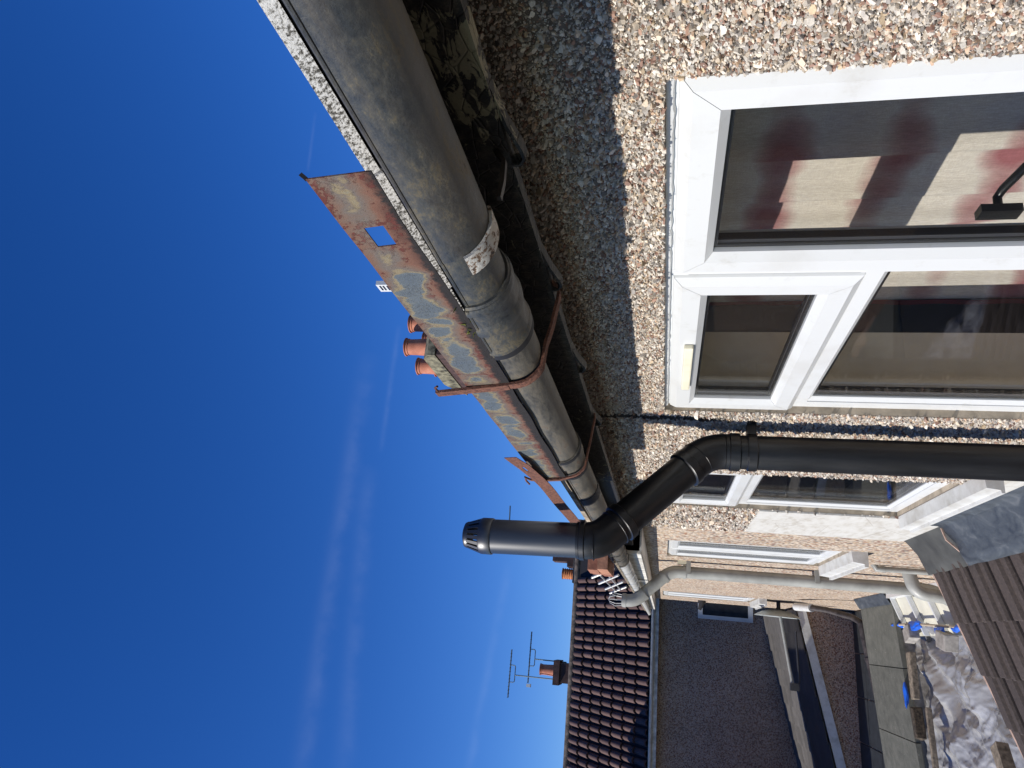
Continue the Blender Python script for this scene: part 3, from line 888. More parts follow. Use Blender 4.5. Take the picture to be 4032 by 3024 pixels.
gutB = thing('plastic_gutter', 'brown and white plastic gutter under the middle house eaves', 'gutter', (5.4996, GC[0], GC[1] - .0508))
trough(3.3421, 4.6112, .0508).make('gutter_length', M_GUTTER2, gutB, True)
for x in (3.6805, 4.019, 4.2728, 4.5689): trough(x - .0254, x + .0254, .0554, th=.0051, nx=2).make('joint_socket', M_GUTTER2, gutB, True)
trough(4.6112, 7.2765, .0474).make('gutter_length', M_UPVC_OLD, gutB, True)
for x in (4.6536, 5.1612, 5.6689, 6.1765, 6.6842): trough(x - .0169, x + .0169, .0516, th=.0051, nx=2).make('gutter_clip', M_UPVC, gutB, True)
gutC = thing('plastic_gutter', 'pale plastic gutter at the far end of the terrace', 'gutter', (11, GC[0], GC[1] - .0508))
trough(7.3188, 14.1, .0474).make('gutter_length', M_UPVC_OLD, gutC, True)

# ------------------------------------------------------------------ brackets
def strap_under(x, r, a_from, a_to, n=16, cz=GC[1]):
    return [(x, GC[0] + r * math.cos(math.radians(a)), cz + r * math.sin(math.radians(a))) for a in np.linspace(a_from, a_to, n)]


BG = 'gutter brackets under the near eaves'
b1 = thing('gutter_bracket', 'flaking white-painted strap bracket cupping the nearest gutter length', 'bracket', (.7361, -.5711, .1988), BG)
P = [(.7361, -.572, .2217), (.7361, -.5542, .209), (.7361, -.5246, .2081), (.7361, -.500, .2105)]
Mesh().ribbon(P, (1, 0, 0), .010, .006).make('arm', M_IRON, b1)
Mesh().ribbon(strap_under(.7361, .0575, 246, 328, 22), (1, 0, 0), .040, .004).make('strap', M_FLAKE, b1)

b2 = thing('gutter_bracket', 'rust-red iron bracket with tall arm rising above the gutter, in mid photo', 'bracket', (1.1482, -.5711, .1988), BG)
P = [(1.1253, -.5838, .2056), (1.1422, -.5787, .1963), (1.1482, -.5711, .1954), (1.1482, -.5077, .2048), (1.1482, -.4738, .2124)] + strap_under(1.1482, .058, 292, 352) + [(1.1482, -.3951, .2834)]
rough_up(Mesh().ribbon(P, (1, 0, 0), .022, .0051).make('strap', M_RUST, b2), .0008, 70)
P = [(1.1482, -.3947, .2724), (1.1482, -.3875, .33), (1.149, -.3782, .4027)]
rough_up(Mesh().ribbon(P, (1, 0, 0), .022, .0051).make('arm', M_RUST, b2), .0008, 70)
Mesh().tube([(1.1439, -.3782, .3977), (1.1295, -.3824, .4011), (1.1211, -.3824, .3943)], .0021, 8).make('hook', M_RUST, b2)

b3 = thing('gutter_bracket', 'thin rusty bracket with curved arm beside the black soil pipe', 'bracket', (1.9206, -.5711, .1988), BG)
P = [(1.9037, -.5787, .1997), (1.9206, -.5711, .1997), (1.9206, -.5077, .2081), (1.9206, -.4738, .2141)] + strap_under(1.9206, .0554, 292, 350) + [(1.9206, -.3909, .2877), (1.9164, -.3858, .33), (1.8995, -.3824, .3638), (1.8826, -.385, .3782)]
rough_up(Mesh().ribbon(P, (1, 0, 0), .0169, .0042).make('strap', M_RUST, b3), .0007, 70)
Mesh().tube([(1.8826, -.385, .3765), (1.9037, -.3807, .3782), (1.9139, -.3723, .3689)], .0025, 8).make('hook', M_RUST, b3)
# forged hooks bent under the fascia edge
for x, lab in ((.7615, 'black forged hook bent under the fascia by its cream flaked patch'), (1.1253, 'black forged hook under the fascia beside the rust-red bracket'), (1.5484, 'black forged hook under the fascia beyond the rust-red bracket'), (1.9968, 'black forged hook under the fascia nearest the soil pipe')):
    h = Mesh().ribbon([(x - .1438, -.5838, .209), (x - .0677, -.5838, .2014), (x - .0169, -.5838, .1904), (x, -.5838, .1895), (x + .0102, -.5821, .1963), (x + .0051, -.5787, .2081)], (0, 1, 0), .0169, .0051).make('fascia_hook', M_FASCIA)
    rough_up(h, .0013, 60); h['label'] = lab; h['category'] = 'hook'; h['group'] = 'forged hooks under the fascia'

# ------------------------------------------------------------------ rusty strips above the gutter


def plate(xs, zb, zt, yb, yt, th, hole=None, nz=6):
    """thin wavy sheet; zb/zt/yb/yt functions of x"""
    v = []; f = []; n = nz + 1
    for x in xs:
        for j in range(n):
            t = j / nz; z = zb(x) * (1 - t) + zt(x) * t; y = yb(x) * (1 - t) + yt(x) * t
            v.append((x, y, z))
    for i in range(len(xs) - 1):
        for j in range(nz):
            if hole and hole(xs[i] + 1e-6, j): continue
            a = i * n + j; f.append((a, a + 1, a + n + 1, a + n))
    return v, f


xs = sorted(set(list(np.linspace(.5314, 1.9562, 150)) + [.6244, .6646]))
wav = lambda x, k=1: .0014 * mnoise.noise(V((x * 9, k * 2.7921, 0)))
HX = (.6244, .6646)
zs_strip = None
v, f = plate(xs, lambda x: .2818 - .0115 * min(1, max(0, (x - .62) / .36)) + .0025 * mnoise.noise(V((x * 7, 5, 2))), lambda x: .3499 - .0017 * x + wav(x, 2), lambda x: -.3981 + wav(x), lambda x: -.3913 + wav(x, 5), .0017,
             hole=lambda x, j: HX[0] - 1e-5 <= x < HX[1] - 1e-5 and j in (2, 3))
# folded lip at the top and a torn, curled end
st = mesh_obj('rusty_strip', v, f, M_STRIP, None, False)
md = st.modifiers.new('thickness', 'SOLIDIFY'); md.thickness = .0015; md.offset = 0
st['label'] = 'long rusted metal strip with square hole standing above the near gutter'; st['category'] = 'metal strip'; st['group'] = 'rusted strips above the gutter'
Mesh().ribbon([(.5335, -.3917, .3478), (.5308, -.3926, .3492), (.5290, -.3938, .3512), (.5280, -.3952, .3532)], (0, .5, .42), .004, .0012).make('curled_tip', M_BLACK_GAP, st)  # tip blackened to give its shadow side

xs = np.linspace(1.6076, 2.6568, 60)
def sag2(x): return .0254 * ((2.6568 - x) / 1.0492) + .0034 * math.sin(x * 9)
v, f = plate(xs, lambda x: (.3063 if x > 1.6922 else .3063 + (1.6922 - x) * .1523) + sag2(x), lambda x: .3427 + sag2(x) + (.0 if x > 1.7345 else (1.7345 - x) * .0423), lambda x: -.3824 + .0068 * math.sin(x * 5), lambda x: -.3791 + .0068 * math.sin(x * 5 + .3384), .0017,
             hole=lambda x, j: 1.7091 < x < 1.7514 and j in (3,))
st2 = mesh_obj('rusty_strip', v, f, M_RUST, None, False)
md = st2.modifiers.new('thickness', 'SOLIDIFY'); md.thickness = .0015; md.offset = 0
st2['label'] = 'buckled red-rust strip lifting into the sky beside the vent pipe'; st2['category'] = 'metal strip'; st2['group'] = 'rusted strips above the gutter'

# moss in the joint
ms_ = Mesh()
for k in range(140):
    p = V((.8969 + random.gauss(0, .0254), -.4044 + random.gauss(0, .0042), .2809 + random.gauss(0, .0051)))
    d = V((random.uniform(-1, 1), random.uniform(-.2538, 1), random.uniform(-.2538, 1))).normalized()
    ms_.tube([p, p + d * random.uniform(.0034, .0085)], [.0014, .0003], 4)
mo = ms_.make('moss', M_MOSS); mo['kind'] = 'stuff'; mo['label'] = 'tuft of moss in the gutter joint'; mo['category'] = 'moss'

# ------------------------------------------------------------------ black soil vent pipe
PX, PU = 2.43, 2.31     # lower and upper stacks: the offset bends towards the viewer as well as outwards
sp_ = thing('soil_vent_pipe', 'black plastic soil vent pipe with slotted cowl standing off the near wall', 'pipe', (PX, -.618, FLOOR))
A = V((PX, -.618, -.135)); B = V((PU, -.277, .2077)); R_ = .0565
dg = (B - A).normalized(); UZ = V((0, 0, 1)); TOP = V((PU, -.2705, .568))
Mesh().tube([(PX, -.618, FLOOR), (PX, -.618, -.20)], R_ + .0005, 48).make('lower_pipe', M_BLACK, sp_, True)
el = arc_path([(PX, -.618, -.235), A, A + dg * .115], .060, 10); Mesh().tube(el, R_ + .0035, 48).make('elbow', M_BLACK, sp_, True)
Mesh().tube([A + dg * .06, B - dg * .06], R_, 48).make('diagonal_pipe', M_BLACK, sp_, True)
el = arc_path([B - dg * .110, B, B + UZ * .068], .046, 10); Mesh().tube(el, R_ + .002, 48).make('elbow', M_BLACK, sp_, True)
Mesh().tube([B + UZ * .04, TOP], R_ - .0012, 48).make('upper_pipe', M_BLACK_WORN, sp_, True)


def collar(p, d, L, extra=.0075, name='collar'):
    p = V(p); d = V(d).normalized(); r = R_ + extra
    Mesh().tube([p, p + d * .003, p + d * (L - .003), p + d * L], [r - .004, r, r, r - .004], 48).make(name, M_BLACK, sp_, True)


collar((PX, -.618, -.240), UZ, .036); collar((PX, -.618, -.195), UZ, .006, .0055, 'socket_bead')
collar(A + dg * .083, dg, .032); collar(A + dg * .045, dg, .005, .0055, 'socket_bead')
collar(B - dg * .118, dg, .030); collar(B - dg * .075, dg, .005, .0045, 'socket_bead')
collar(B + UZ * .040, UZ, .020, .006); collar(B + UZ * .010, UZ, .005, .0045, 'socket_bead')
# wall clip
Mesh().tube([(PX, -.618, -.294), (PX, -.618, -.290), (PX, -.618, -.264), (PX, -.618, -.260)], [R_ + .003, R_ + .0065, R_ + .0065, R_ + .003], 48).make('pipe_clip', M_BLACK, sp_, True)
cb = Mesh().box((PX - .022, WALL + .002, -.292), (PX + .022, -.67, -.262)); cb.box((PX - .045, WALL + .002, -.2915), (PX + .045, WALL + .008, -.2625)); cb.make('clip_bracket', M_BLACK, sp_)
# vent cowl: collar, ring of bars, dome
O = (PU, -.2705, .553); RC = R_ - .0015
Mesh().lathe([(RC - .002, 0), (RC + .0030, 0), (RC + .0042, .003), (RC + .0038, .036), (RC + .001, .041), (RC - .006, .041)], O, 48).make('cowl_collar', M_BLACK_WORN, sp_, True)
Mesh().lathe([(RC - .0125, .078), (RC - .0120, .086), (RC - .0155, .093), (RC - .028, .098), (.001, .100)], O, 48).make('cowl_dome', M_BLACK_WORN, sp_, True)
for k in range(18):
    a = 2 * math.pi * (k + .3) / 18; M_ = Matrix.Translation(V(O)) @ Matrix.Rotation(a, 4, 'Z'); w = .0056
    vv = [(RC - .007, -w, .040), (RC + .0015, -w, .040), (RC + .0015, w, .040), (RC - .007, w, .040), (RC - .019, -w * .8, .082), (RC - .0120, -w * .8, .082), (RC - .0120, w * .8, .082), (RC - .019, w * .8, .082)]
    Mesh().add([M_ @ V(p) for p in vv], [(0, 3, 2, 1), (4, 5, 6, 7), (0, 1, 5, 4), (1, 2, 6, 5), (2, 3, 7, 6), (3, 0, 4, 7)]).make('cowl_bar', M_BLACK_WORN, sp_)

# ------------------------------------------------------------------ grey soil pipe of the middle house
gp = thing('soil_vent_pipe', 'pale grey soil pipe with wire balloon cage on the middle house', 'pipe', (7.1, -.62, FLOOR)); GX = 7.1; r2 = .055
A = V((GX, -.62, -.06)); B = V((GX, -.32, .27)); dg = (B - A).normalized()
Mesh().tube([(GX, -.62, -2.15), (GX, -.62, -.14)], r2, 28).make('lower_pipe', M_GREY_PLASTIC, gp, True)
Mesh().tube(arc_path([(GX, -.62, -.17), A, A + dg * .10], .08), r2 + .003, 28).make('elbow', M_GREY_PLASTIC, gp, True)
Mesh().tube([A + dg * .05, B - dg * .04], r2, 28).make('diagonal_pipe', M_GREY_PLASTIC, gp, True)
Mesh().tube(arc_path([B - dg * .12, B, B + V((0, 0, .12))], .07), r2 + .003, 28).make('elbow', M_GREY_PLASTIC, gp, True)
for p, d in (((GX, -.62, -.20), V((0, 0, 1))), (A + dg * .07, dg), (B - dg * .12, dg), (B + V((0, 0, .08)), V((0, 0, 1)))):
    p = V(p); Mesh().tube([p, p + d * .03], r2 + .009, 28).make('collar', M_GREY_PLASTIC, gp, True)
for k in range(10):
    a = 2 * math.pi * k / 10; c_, s2 = math.cos(a), math.sin(a); o = B + V((0, 0, .11))
    Mesh().tube([o + V((c_ * .05, s2 * .05, 0)), o + V((c_ * .06, s2 * .06, .07)), o + V((c_ * .035, s2 * .035, .12)), o + V((0, 0, .135))], .003, 6).make('cage_wire', M_WIRE, gp)
Mesh().tube([(GX, -.62, -2.15), (GX, -.62, -2.22)], r2 + .009, 28).make('collar', M_GREY_PLASTIC, gp, True)
Mesh().tube(arc_path([(GX, -.62, -2.15), (GX, -.62, -2.30), (GX - .02, -.52, -2.50), (GX - .02, -.52, -3.2)], .07), r2 + .004, 28).make('foot_bend', M_GREY_PLASTIC, gp, True)
for z in (-.22, -1.35): Mesh().box((GX - .07, WALL + .002, z - .02), (GX + .07, -.60, z + .02)).make('pipe_clip', M_GREY_PLASTIC, gp)
ov = Mesh().tube([(6.32, WALL + .03, -1.70), (6.33, WALL + .03, -3.0)], .022, 16).make('overflow_pipe', M_GREY_PLASTIC, None, True); ov['label'] = 'thin grey waste pipe on the wall above the brown roof verge'; ov['category'] = 'pipe'
Mesh().tube([(6.32, WALL + .03, -1.72), (6.32, WALL + .03, -1.66), (6.32, WALL - .01, -1.64)], .025, 16).make('elbow', M_GREY_PLASTIC, ov, True)
e2 = thing('waste_pipe', 'stubby grey waste pipe bending down beside the soil pipe foot', 'pipe', (6.75, -.6, -2.6))
Mesh().tube(arc_path([(6.75, WALL - .02, -2.02), (6.75, -.56, -2.06), (6.75, -.53, -2.45)], .10), .055, 24).make('bend', M_GREY_PLASTIC, e2, True)
Mesh().tube([(6.75, -.53, -2.36), (6.75, -.53, -2.44)], .072, 24).make('socket', M_GREY_PLASTIC, e2, True)

# ------------------------------------------------------------------ clutter on the middle house's eaves
bk = thing('brick_corbel', 'orange brick corbel above the gutter beyond the vent pipe', 'brickwork', (4.7382, -.423, .3384))
me = proto(Mesh().box((0, 0, 0), (.20, .085, .062)), 'brick', M_BRICK); mats = []
for j in range(2):
    for i in range(3 - j):
        mats.append(Matrix.Translation((4.42 + i * .205 + (j % 2) * .09, -.452, .336 + j * .066)) @ Matrix.Rotation(random.uniform(-.04, .04), 4, 'Z'))
copies(me, 'brick', mats, bk)
Mesh().box((4.43, -.448, .338), (4.90, -.378, .395)).make('mortar_bed', M_MORTAR, bk)
rk = thing('wire_rack', 'bent pale wire rack on the eaves left of the orange bricks', 'wire rack', (5.9227, -.4061, .3384))
for x0_, x1_ in ((5.1612, 5.2881), (5.7112, 5.8804), (6.3881, 6.5573), (7.0226, 7.1495)):
    Mesh().tube([(x0_, -.44, .3469), (x1_, -.3765, .5077)], .0102, 8).make('upright', M_WIRE, rk)
for t_ in (.3807, .66): Mesh().tube([(5.2035, -.44 + .0635 * t_, .3469 + .1608 * t_), (7.1072, -.44 + .0635 * t_, .3469 + .1608 * t_)], .0059, 8).make('cross_wire', M_WIRE, rk)

# ------------------------------------------------------------------ chimneys


def pot(m, base, h, r, ribs=0):
    if ribs:
        prof = [(r * .95, 0)]
        for k in range(ribs): z = h * (k + .2) / ribs; prof += [(r * .92, z), (r * 1.08, z + h * .3 / ribs), (r * .92, z + h * .6 / ribs)]
        prof += [(r * 1.1, h * .97), (r * .8, h)]
    else: prof = [(r * 1.05, 0), (r * .95, h * .5), (r * .92, h * .84), (r * 1.0, h * .855), (r * 1.0, h * .875), (r * .93, h * .89), (r * .95, h * .94), (r * 1.08, h * .955), (r * 1.10, h * .985), (r * 1.0, h), (r * .8, h), (r * .78, h * .6), (.001, h * .6)]
    return m.lathe(prof, base, 24)


ch = thing('chimney_stack', 'chimney stack with terracotta pots behind the rusted strip', 'chimney', (10.5, -4.4, 2.4))
CX, CY = 10.2, -4.2
Mesh().box((CX - .62, CY - .42, 2.2), (CX + 1.0, CY + .42, 3.46)).make('stack', M_DARKBRICK, ch)
fl = Mesh().prism([(CX - .64, 3.461), (CX + 1.30, 3.461), (CX + 1.05, 3.56), (CX + .70, 3.70), (CX - .45, 3.70), (CX - .64, 3.60)], 'y', CY - .44, CY + .44).make('flaunching', M_FLAUNCH, ch)
rough_up(fl, .03, 4)
for (dx, dy, h) in ((-.32, .18, .40), (.38, .24, .43), (-.28, -.24, .40), (.80, .12, .26), (.42, -.25, .40)):
    pot(Mesh(), (CX + dx, CY + dy, 3.68), h, .135).make('chimney_pot', M_TERRA, ch, True)
ae = thing('television_aerial', 'white aerial tip poking above the rusted strip in the sky', 'aerial', (8.0, -4.1, 2.6), 'television aerials')
Mesh().tube([(8.0, -4.1, 2.5), (8.0, -4.1, 3.62)], .018, 8).make('mast', M_ALU, ae)
Mesh().tube([(7.8, -4.1, 3.58), (8.3, -4.1, 3.58)], .012, 8).make('boom', M_ALU, ae)
Mesh().box((7.90, -4.16, 3.60), (8.10, -4.10, 3.82)).make('reflector', M_UPVC, ae)
for z in (3.66, 3.715, 3.76): Mesh().box((7.93, -4.0995, z), (8.05, -4.095, z + .022)).make('reflector_slot', M_GASKET, ae)

# ------------------------------------------------------------------ house facing the viewer at the end
HX_ = 17.0
fh = thing('facing_house', 'shaded dark pebbledash house facing the viewer with brown pantile roof', 'house', (17, 3, FLOOR))
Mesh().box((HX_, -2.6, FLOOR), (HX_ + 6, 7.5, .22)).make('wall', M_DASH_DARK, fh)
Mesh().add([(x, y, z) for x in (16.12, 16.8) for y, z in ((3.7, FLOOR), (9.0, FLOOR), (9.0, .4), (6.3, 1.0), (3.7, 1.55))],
           [(0, 1, 2, 3, 4), (9, 8, 7, 6, 5), (0, 5, 6, 1), (1, 6, 7, 2), (2, 7, 8, 3), (3, 8, 9, 4), (4, 9, 5, 0)]).make('unseen_shade_wing', M_DASH_DARK, fh)  # wing out of view, added to shade the facing house wall
ob = thing('unseen_shade_block', 'added low block, out of view, that shades the lean-to', 'building', (13, 5, FLOOR))
Mesh().box((11.95, 3.7, FLOOR), (13.95, 7.5, -.52)).make('wall', M_DASH_DARK, ob)  # unseen block, added to cast shade over the lean-to
Mesh().box((11.85, 3.6, -.515), (14.05, 7.6, -.40)).make('roof', M_FELT_SHADE_DARK, ob)
pr = math.atan2(1.93, 2.15)
su = V((math.cos(pr), 0, math.sin(pr))); nu = V((-math.sin(pr), 0, math.cos(pr)))
E0 = V((16.75, 0, .24))
r_ = Mesh(); L_ = 2.90
q = [E0, E0 + su * L_, E0 + su * L_ - nu * .06 + V((.0, 0, -.02)), E0 - nu * .06]
r_.prism([(p.x, p.z) for p in q], 'y', -2.8, 7.6)
# prism in y takes (x,z)
top = E0 + su * L_
r_.prism([(top.x + .001, top.z), (top.x + 3.2, top.z - 2.6), (top.x + 3.2, top.z - 2.7), (top.x + .001, top.z - .1)], 'y', -2.8, 7.6)
roofF = r_.make('roof', M_BLACK_GAP, fh)
PW, PG = .195, .400
t_ = Mesh(); nseg = 7; pv = []
for k in range(nseg + 1):
    a = math.pi * k / nseg; pv.append((PW * (.08 + .72 * k / nseg), .056 * math.sin(a) ** .7 + .006))
v = []
for d_ in (0, PG * 1.05):
    lift = .066 if d_ == 0 else .006
    for x, z in pv: v.append((x, d_, z + lift))
    for x, z in pv: v.append((x, d_, max(z - .020, -.002) + lift * .75))
n = nseg + 1; f = []
for k in range(nseg): f += [(k, k + 1, 2 * n + k + 1, 2 * n + k), (k, n + k, n + k + 1, k + 1)]
for k in (0, nseg): f.append((k, n + k, 3 * n + k, 2 * n + k))
t_.add(v, f); me = proto(t_, 'pantile', M_PANTILE, True)
mats = []
for j in range(7):
    for i in range(25):
        O = E0 + su * (j * PG + .0 + random.uniform(-.008, .008)) + V((0, 3.35 - i * PW + random.uniform(-.006, .006), 0)) + nu * .003
        M_ = frame((0, -1, 0), su, nu, O) if False else frame((0, 1, 0), su, nu, O)
        mats.append(M_)
copies(me, 'pantile', mats, roofF)
rg = Mesh().tube([(top.x, -2.8, top.z + .02), (top.x, 7.6, top.z + .02)], .085, 12).make('ridge', M_RIDGE, roofF, True); rough_up(rg, .02, 3)
Mesh().box((16.72, -2.8, .10), (16.745, 7.6, .262)).make('fascia_board', M_SOFFIT, fh)
gg = trough(-2.8, 7.6, .055, cz=.245, cy=0)
gg.v = [(16.66 - y, x, z) for x, y, z in gg.v]; gg.make('gutter', M_UPVC_OLD, fh, True)
# its window, top light ajar
wx = HX_ - .03
fm = Mesh()
for a, b, c, d in ((-1.00, -.52, -1.90, -1.80), (-1.00, -.52, -.84, -.74), (-1.00, -.90, -1.80, -.84), (-.60, -.52, -1.80, -.84)): fm.box((wx - .02, a, c), (wx + .03, b, d))
fw = fm.make('window', M_UPVC, fh)
Mesh().box((wx, -.90, -1.80), (wx + .012, -.60, -.84)).make('pane', M_FELT_SHADE_DARK, fw)

c2 = thing('chimney_stack', 'dark chimney with one red pot on the facing roof ridge, beside two aerials', 'chimney', (20, 1.1, 2.1))
Mesh().box((19.8, .82, 1.6), (20.4, 1.30, 2.70)).make('stack', M_DARKBRICK, c2)
Mesh().box((19.74, .76, 2.62), (20.46, 1.36, 2.78)).make('stack_cap', M_DARKBRICK, c2)
pot(Mesh(), (20.1, 1.03, 2.76), .42, .14).make('chimney_pot', M_TERRA, c2, True)
for (y_m, ya, yb, zz, xx, lab) in ((1.24, .62, 1.80, 3.97, 20.0, 'higher grey yagi aerial on the facing roof, left of the red pot'), (.80, .12, 1.40, 3.50, 20.2, 'lower grey yagi aerial with white end on the facing roof')):
    a_ = thing('television_aerial', lab, 'aerial', (xx, y_m, 2.6), 'television aerials')
    Mesh().tube([(xx, y_m, 2.5), (xx, y_m, zz - .14)], .016, 8).make('mast', M_ALU, a_)
    Mesh().tube(arc_path([(xx, y_m - .24, zz), (xx, y_m - .24, zz - .14), (xx, y_m + .18, zz - .14), (xx, y_m + .18, zz)], .05, 4), .012, 8).make('cradle', M_ALU, a_)
    Mesh().tube([(xx, ya, zz), (xx, yb, zz)], .017, 8).make('boom', M_ALU, a_)
    for k in range(14):
        y_ = ya + (yb - ya) * k / 13
        Mesh().tube([(xx - .12, y_, zz), (xx + .12, y_, zz)], .006, 5).make('element', M_ALU, a_)
    if zz < 3.7: Mesh().box((xx - .05, yb + .03, zz - .08), (xx + .05, yb + .11, zz + .03)).make('end_plate', M_UPVC, a_)
c3 = thing('chimney_stack', 'sooty chimney with ribbed orange pot right of the facing roof', 'chimney', (21, -1.7, 2.0))
Mesh().box((20.6, -2.45, 1.2), (21.4, -1.35, 2.42)).make('stack', M_DARKBRICK, c3)
Mesh().box((20.5, -2.55, 2.42), (21.5, -1.28, 2.52)).make('stack_cap', M_RIDGE, c3)
pot(Mesh(), (21, -1.54, 2.52), .36, .15, 6).make('chimney_pot', M_TERRA_O, c3, True)
Mesh().box((20.7, -2.30, 2.52), (21.3, -1.72, 2.72)).make('stack_shoulder', M_DARKBRICK, c3)
Mesh().box((20.75, -2.4, 2.72), (21.25, -1.86, 3.15)).make('upper_stack', M_DARKBRICK, c3)
rd = thing('television_aerial', 'single thin aerial rod in the sky above the black pipe', 'aerial', (21.4, -2.72, 2.3), 'television aerials')
Mesh().tube([(21.4, -2.72, 2.3), (21.4, -2.72, 4.66)], .016, 8).make('mast', M_ALU, rd)
Mesh().tube([(21.4, -3.47, 4.68), (21.4, -2.60, 4.64)], .020, 8).make('boom', M_ALU, rd)

# ------------------------------------------------------------------ satellite dish and lamp at the terrace end
ds = thing('satellite_dish', 'grey satellite dish seen edge-on at the end of the terrace', 'satellite dish', (12.0, WALL, -1.7))
dv = Mesh().lathe([(.001, -.075), (.12, -.065), (.22, -.035), (.31, .012), (.335, .028), (.335, .034), (.30, .016), (.21, -.028), (.11, -.058), (.001, -.067)], (0, 0, 0), 32)
MD = Matrix.Translation((12.0, -.52, -1.70)) @ Matrix.Rotation(math.radians(-89), 4, 'X') @ Matrix.Rotation(math.radians(1.5), 4, 'Y')
dv.v = [tuple(MD @ V(p)) for p in dv.v]; dv.make('dish', M_DISH, ds, True)
Mesh().tube([(12.0, WALL, -1.72), (12.0, -.62, -1.72), (12.0, -.59, -1.70)], .03, 10).make('wall_arm', M_DISHD, ds)
Mesh().tube([(12.0, -.50, -1.74), (12.05, .50, -1.90)], .022, 10).make('feed_arm', M_GREY_PLASTIC, ds)
Mesh().tube([(12.02, -.30, -1.96), (12.05, .44, -1.99)], .016, 8).make('stay', M_DISHD, ds)
Mesh().box((12.0, .44, -1.98), (12.1, .54, -1.86)).make('receiver', M_DISHD, ds)
lm = thing('wall_lamp', 'small black funnel-shaped lamp near the end of the terrace', 'lamp', (13.6, WALL, -.6))
Mesh().tube([(13.6, WALL, -.66), (13.6, WALL + .05, -.66)], .07, 14).make('base', M_DISHD, lm)
Mesh().tube([(13.6, WALL + .04, -.66), (13.6, WALL + .16, -.62)], [.05, .03], 14).make('shade', M_DISHD, lm)

# ------------------------------------------------------------------ lean-to at the far end
SL = -.215


def zr(y, z0=-2.13): return z0 + SL * (y + .66)


lt = thing('lean_to', 'lean-to extension with white bargeboard and grey tiles, the nearer ones darkened as shade, at the terrace end', 'building', (15, 1, FLOOR))
wv = [(13.04, -.68), (16.99, -.68)]
lw = Mesh().add([(13.05, -.70, FLOOR), (13.05, 3.2, FLOOR), (13.05, 3.2, zr(3.2) - .05), (13.05, -.70, zr(-.70) - .05), (16.99, -.70, FLOOR), (16.99, 3.2, FLOOR), (16.99, 3.2, zr(3.2) - .05), (16.99, -.70, zr(-.70) - .05)],
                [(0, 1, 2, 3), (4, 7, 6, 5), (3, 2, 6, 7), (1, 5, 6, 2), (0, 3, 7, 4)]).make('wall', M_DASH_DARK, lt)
Mesh().add([(a, y, z) for a in (12.98, 13.005) for y, z in ((-.70, zr(-.7) - .02), (3.3, zr(3.3) - .02), (3.3, zr(3.3) - .16), (-.70, zr(-.7) - .16))],
           [(0, 1, 2, 3), (7, 6, 5, 4), (0, 4, 5, 1), (1, 5, 6, 2), (2, 6, 7, 3), (3, 7, 4, 0)]).make('bargeboard', M_UPVC_OLD, lt)
dn = V((0, 1, SL)).normalized(); up_ = V((0, -SL, 1)).normalized()
for name_, mat_, xa, nxx, tw in (('shade_toned_tile', M_SLATE_AND_SHADE, 12.95, 6, .292), ('roof_tile', M_GTILE, 14.71, 8, .288)):  # nearer tiles carry their shade as a darker colour
    tb = Mesh()
    prof = [(0, 0), (0, .02), (tw * .12, .032), (tw * .24, .02), (tw * .5, .02), (tw * .58, .03), (tw * .66, .02), (tw - .004, .02), (tw - .004, 0)] if name_ == 'roof_tile' else [(0, 0), (0, .018), (tw - .005, .018), (tw - .005, 0)]
    nP = len(prof); Lt = .37
    vv = [(x, d_, z + (.018 if d_ > 0 else 0)) for d_ in (0, Lt) for x, z in prof]
    ff = [tuple(range(nP - 1, -1, -1)), tuple(range(nP, 2 * nP))] + [(i, (i + 1) % nP, nP + (i + 1) % nP, nP + i) for i in range(nP)]
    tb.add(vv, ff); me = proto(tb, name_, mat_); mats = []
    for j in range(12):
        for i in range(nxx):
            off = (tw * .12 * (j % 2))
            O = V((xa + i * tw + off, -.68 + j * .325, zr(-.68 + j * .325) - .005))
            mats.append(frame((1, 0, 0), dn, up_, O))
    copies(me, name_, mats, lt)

# low flat roof with shade in its colour, in front of the lean-to, iron gutter pipe, felt-capped wall
fr_ = thing('flat_roof_shed', 'felted flat roof, darkened as shade, between lean-to and iron pipe', 'building', (11.8, 1, FLOOR))
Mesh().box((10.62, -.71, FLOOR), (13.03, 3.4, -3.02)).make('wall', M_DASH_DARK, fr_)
me = proto(Mesh().box((0, 0, 0), (.58, .62, .02)), 'felt_sheet', M_FELT_SHADE_DARK)
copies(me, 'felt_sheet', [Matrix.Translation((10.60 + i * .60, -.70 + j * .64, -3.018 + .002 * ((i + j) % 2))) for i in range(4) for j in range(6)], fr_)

ip = thing('iron_pipe', 'blackened old iron pipe sloping along the edge of the capped wall', 'pipe', (10.4, .5, -2.7))
Mesh().tube([(10.4, -.44, -2.50), (10.4, .70, -2.68), (10.4, 2.2, -2.92)], .045, 16).make('main_run', M_IRON, ip, True)
for y in (-.02, 1.0): Mesh().tube([(10.4, y, -2.565 - .158 * (y + .02)), (10.4, y + .05, -2.575 - .158 * (y + .02))], .055, 16).make('collar', M_IRON, ip, True)
Mesh().tube(arc_path([(10.9, -.60, -2.00), (10.75, -.58, -2.16), (10.5, -.50, -2.42), (10.4, -.44, -2.50), (10.4, -.30, -2.52)], .03), .040, 14).make('swan_neck', M_IRON, ip, True)
Mesh().tube([(11.3, -.62, -1.86), (10.9, -.60, -2.00)], .055, 14).make('spigot', M_UPVC_OLD, ip, True)
cw = thing('capped_wall', 'party wall capped with grey mineral felt slabs', 'wall', (9.6, .6, FLOOR))
Mesh().add([(a, y, z) for a in (8.98, 10.25) for y, z in ((-.71, FLOOR), (3.0, FLOOR), (3.0, -2.86), (-.71, -2.53))],
           [(0, 1, 2, 3), (7, 6, 5, 4), (0, 4, 5, 1), (1, 5, 6, 2), (2, 6, 7, 3), (3, 7, 4, 0)]).make('wall', M_BLOCK, cw)
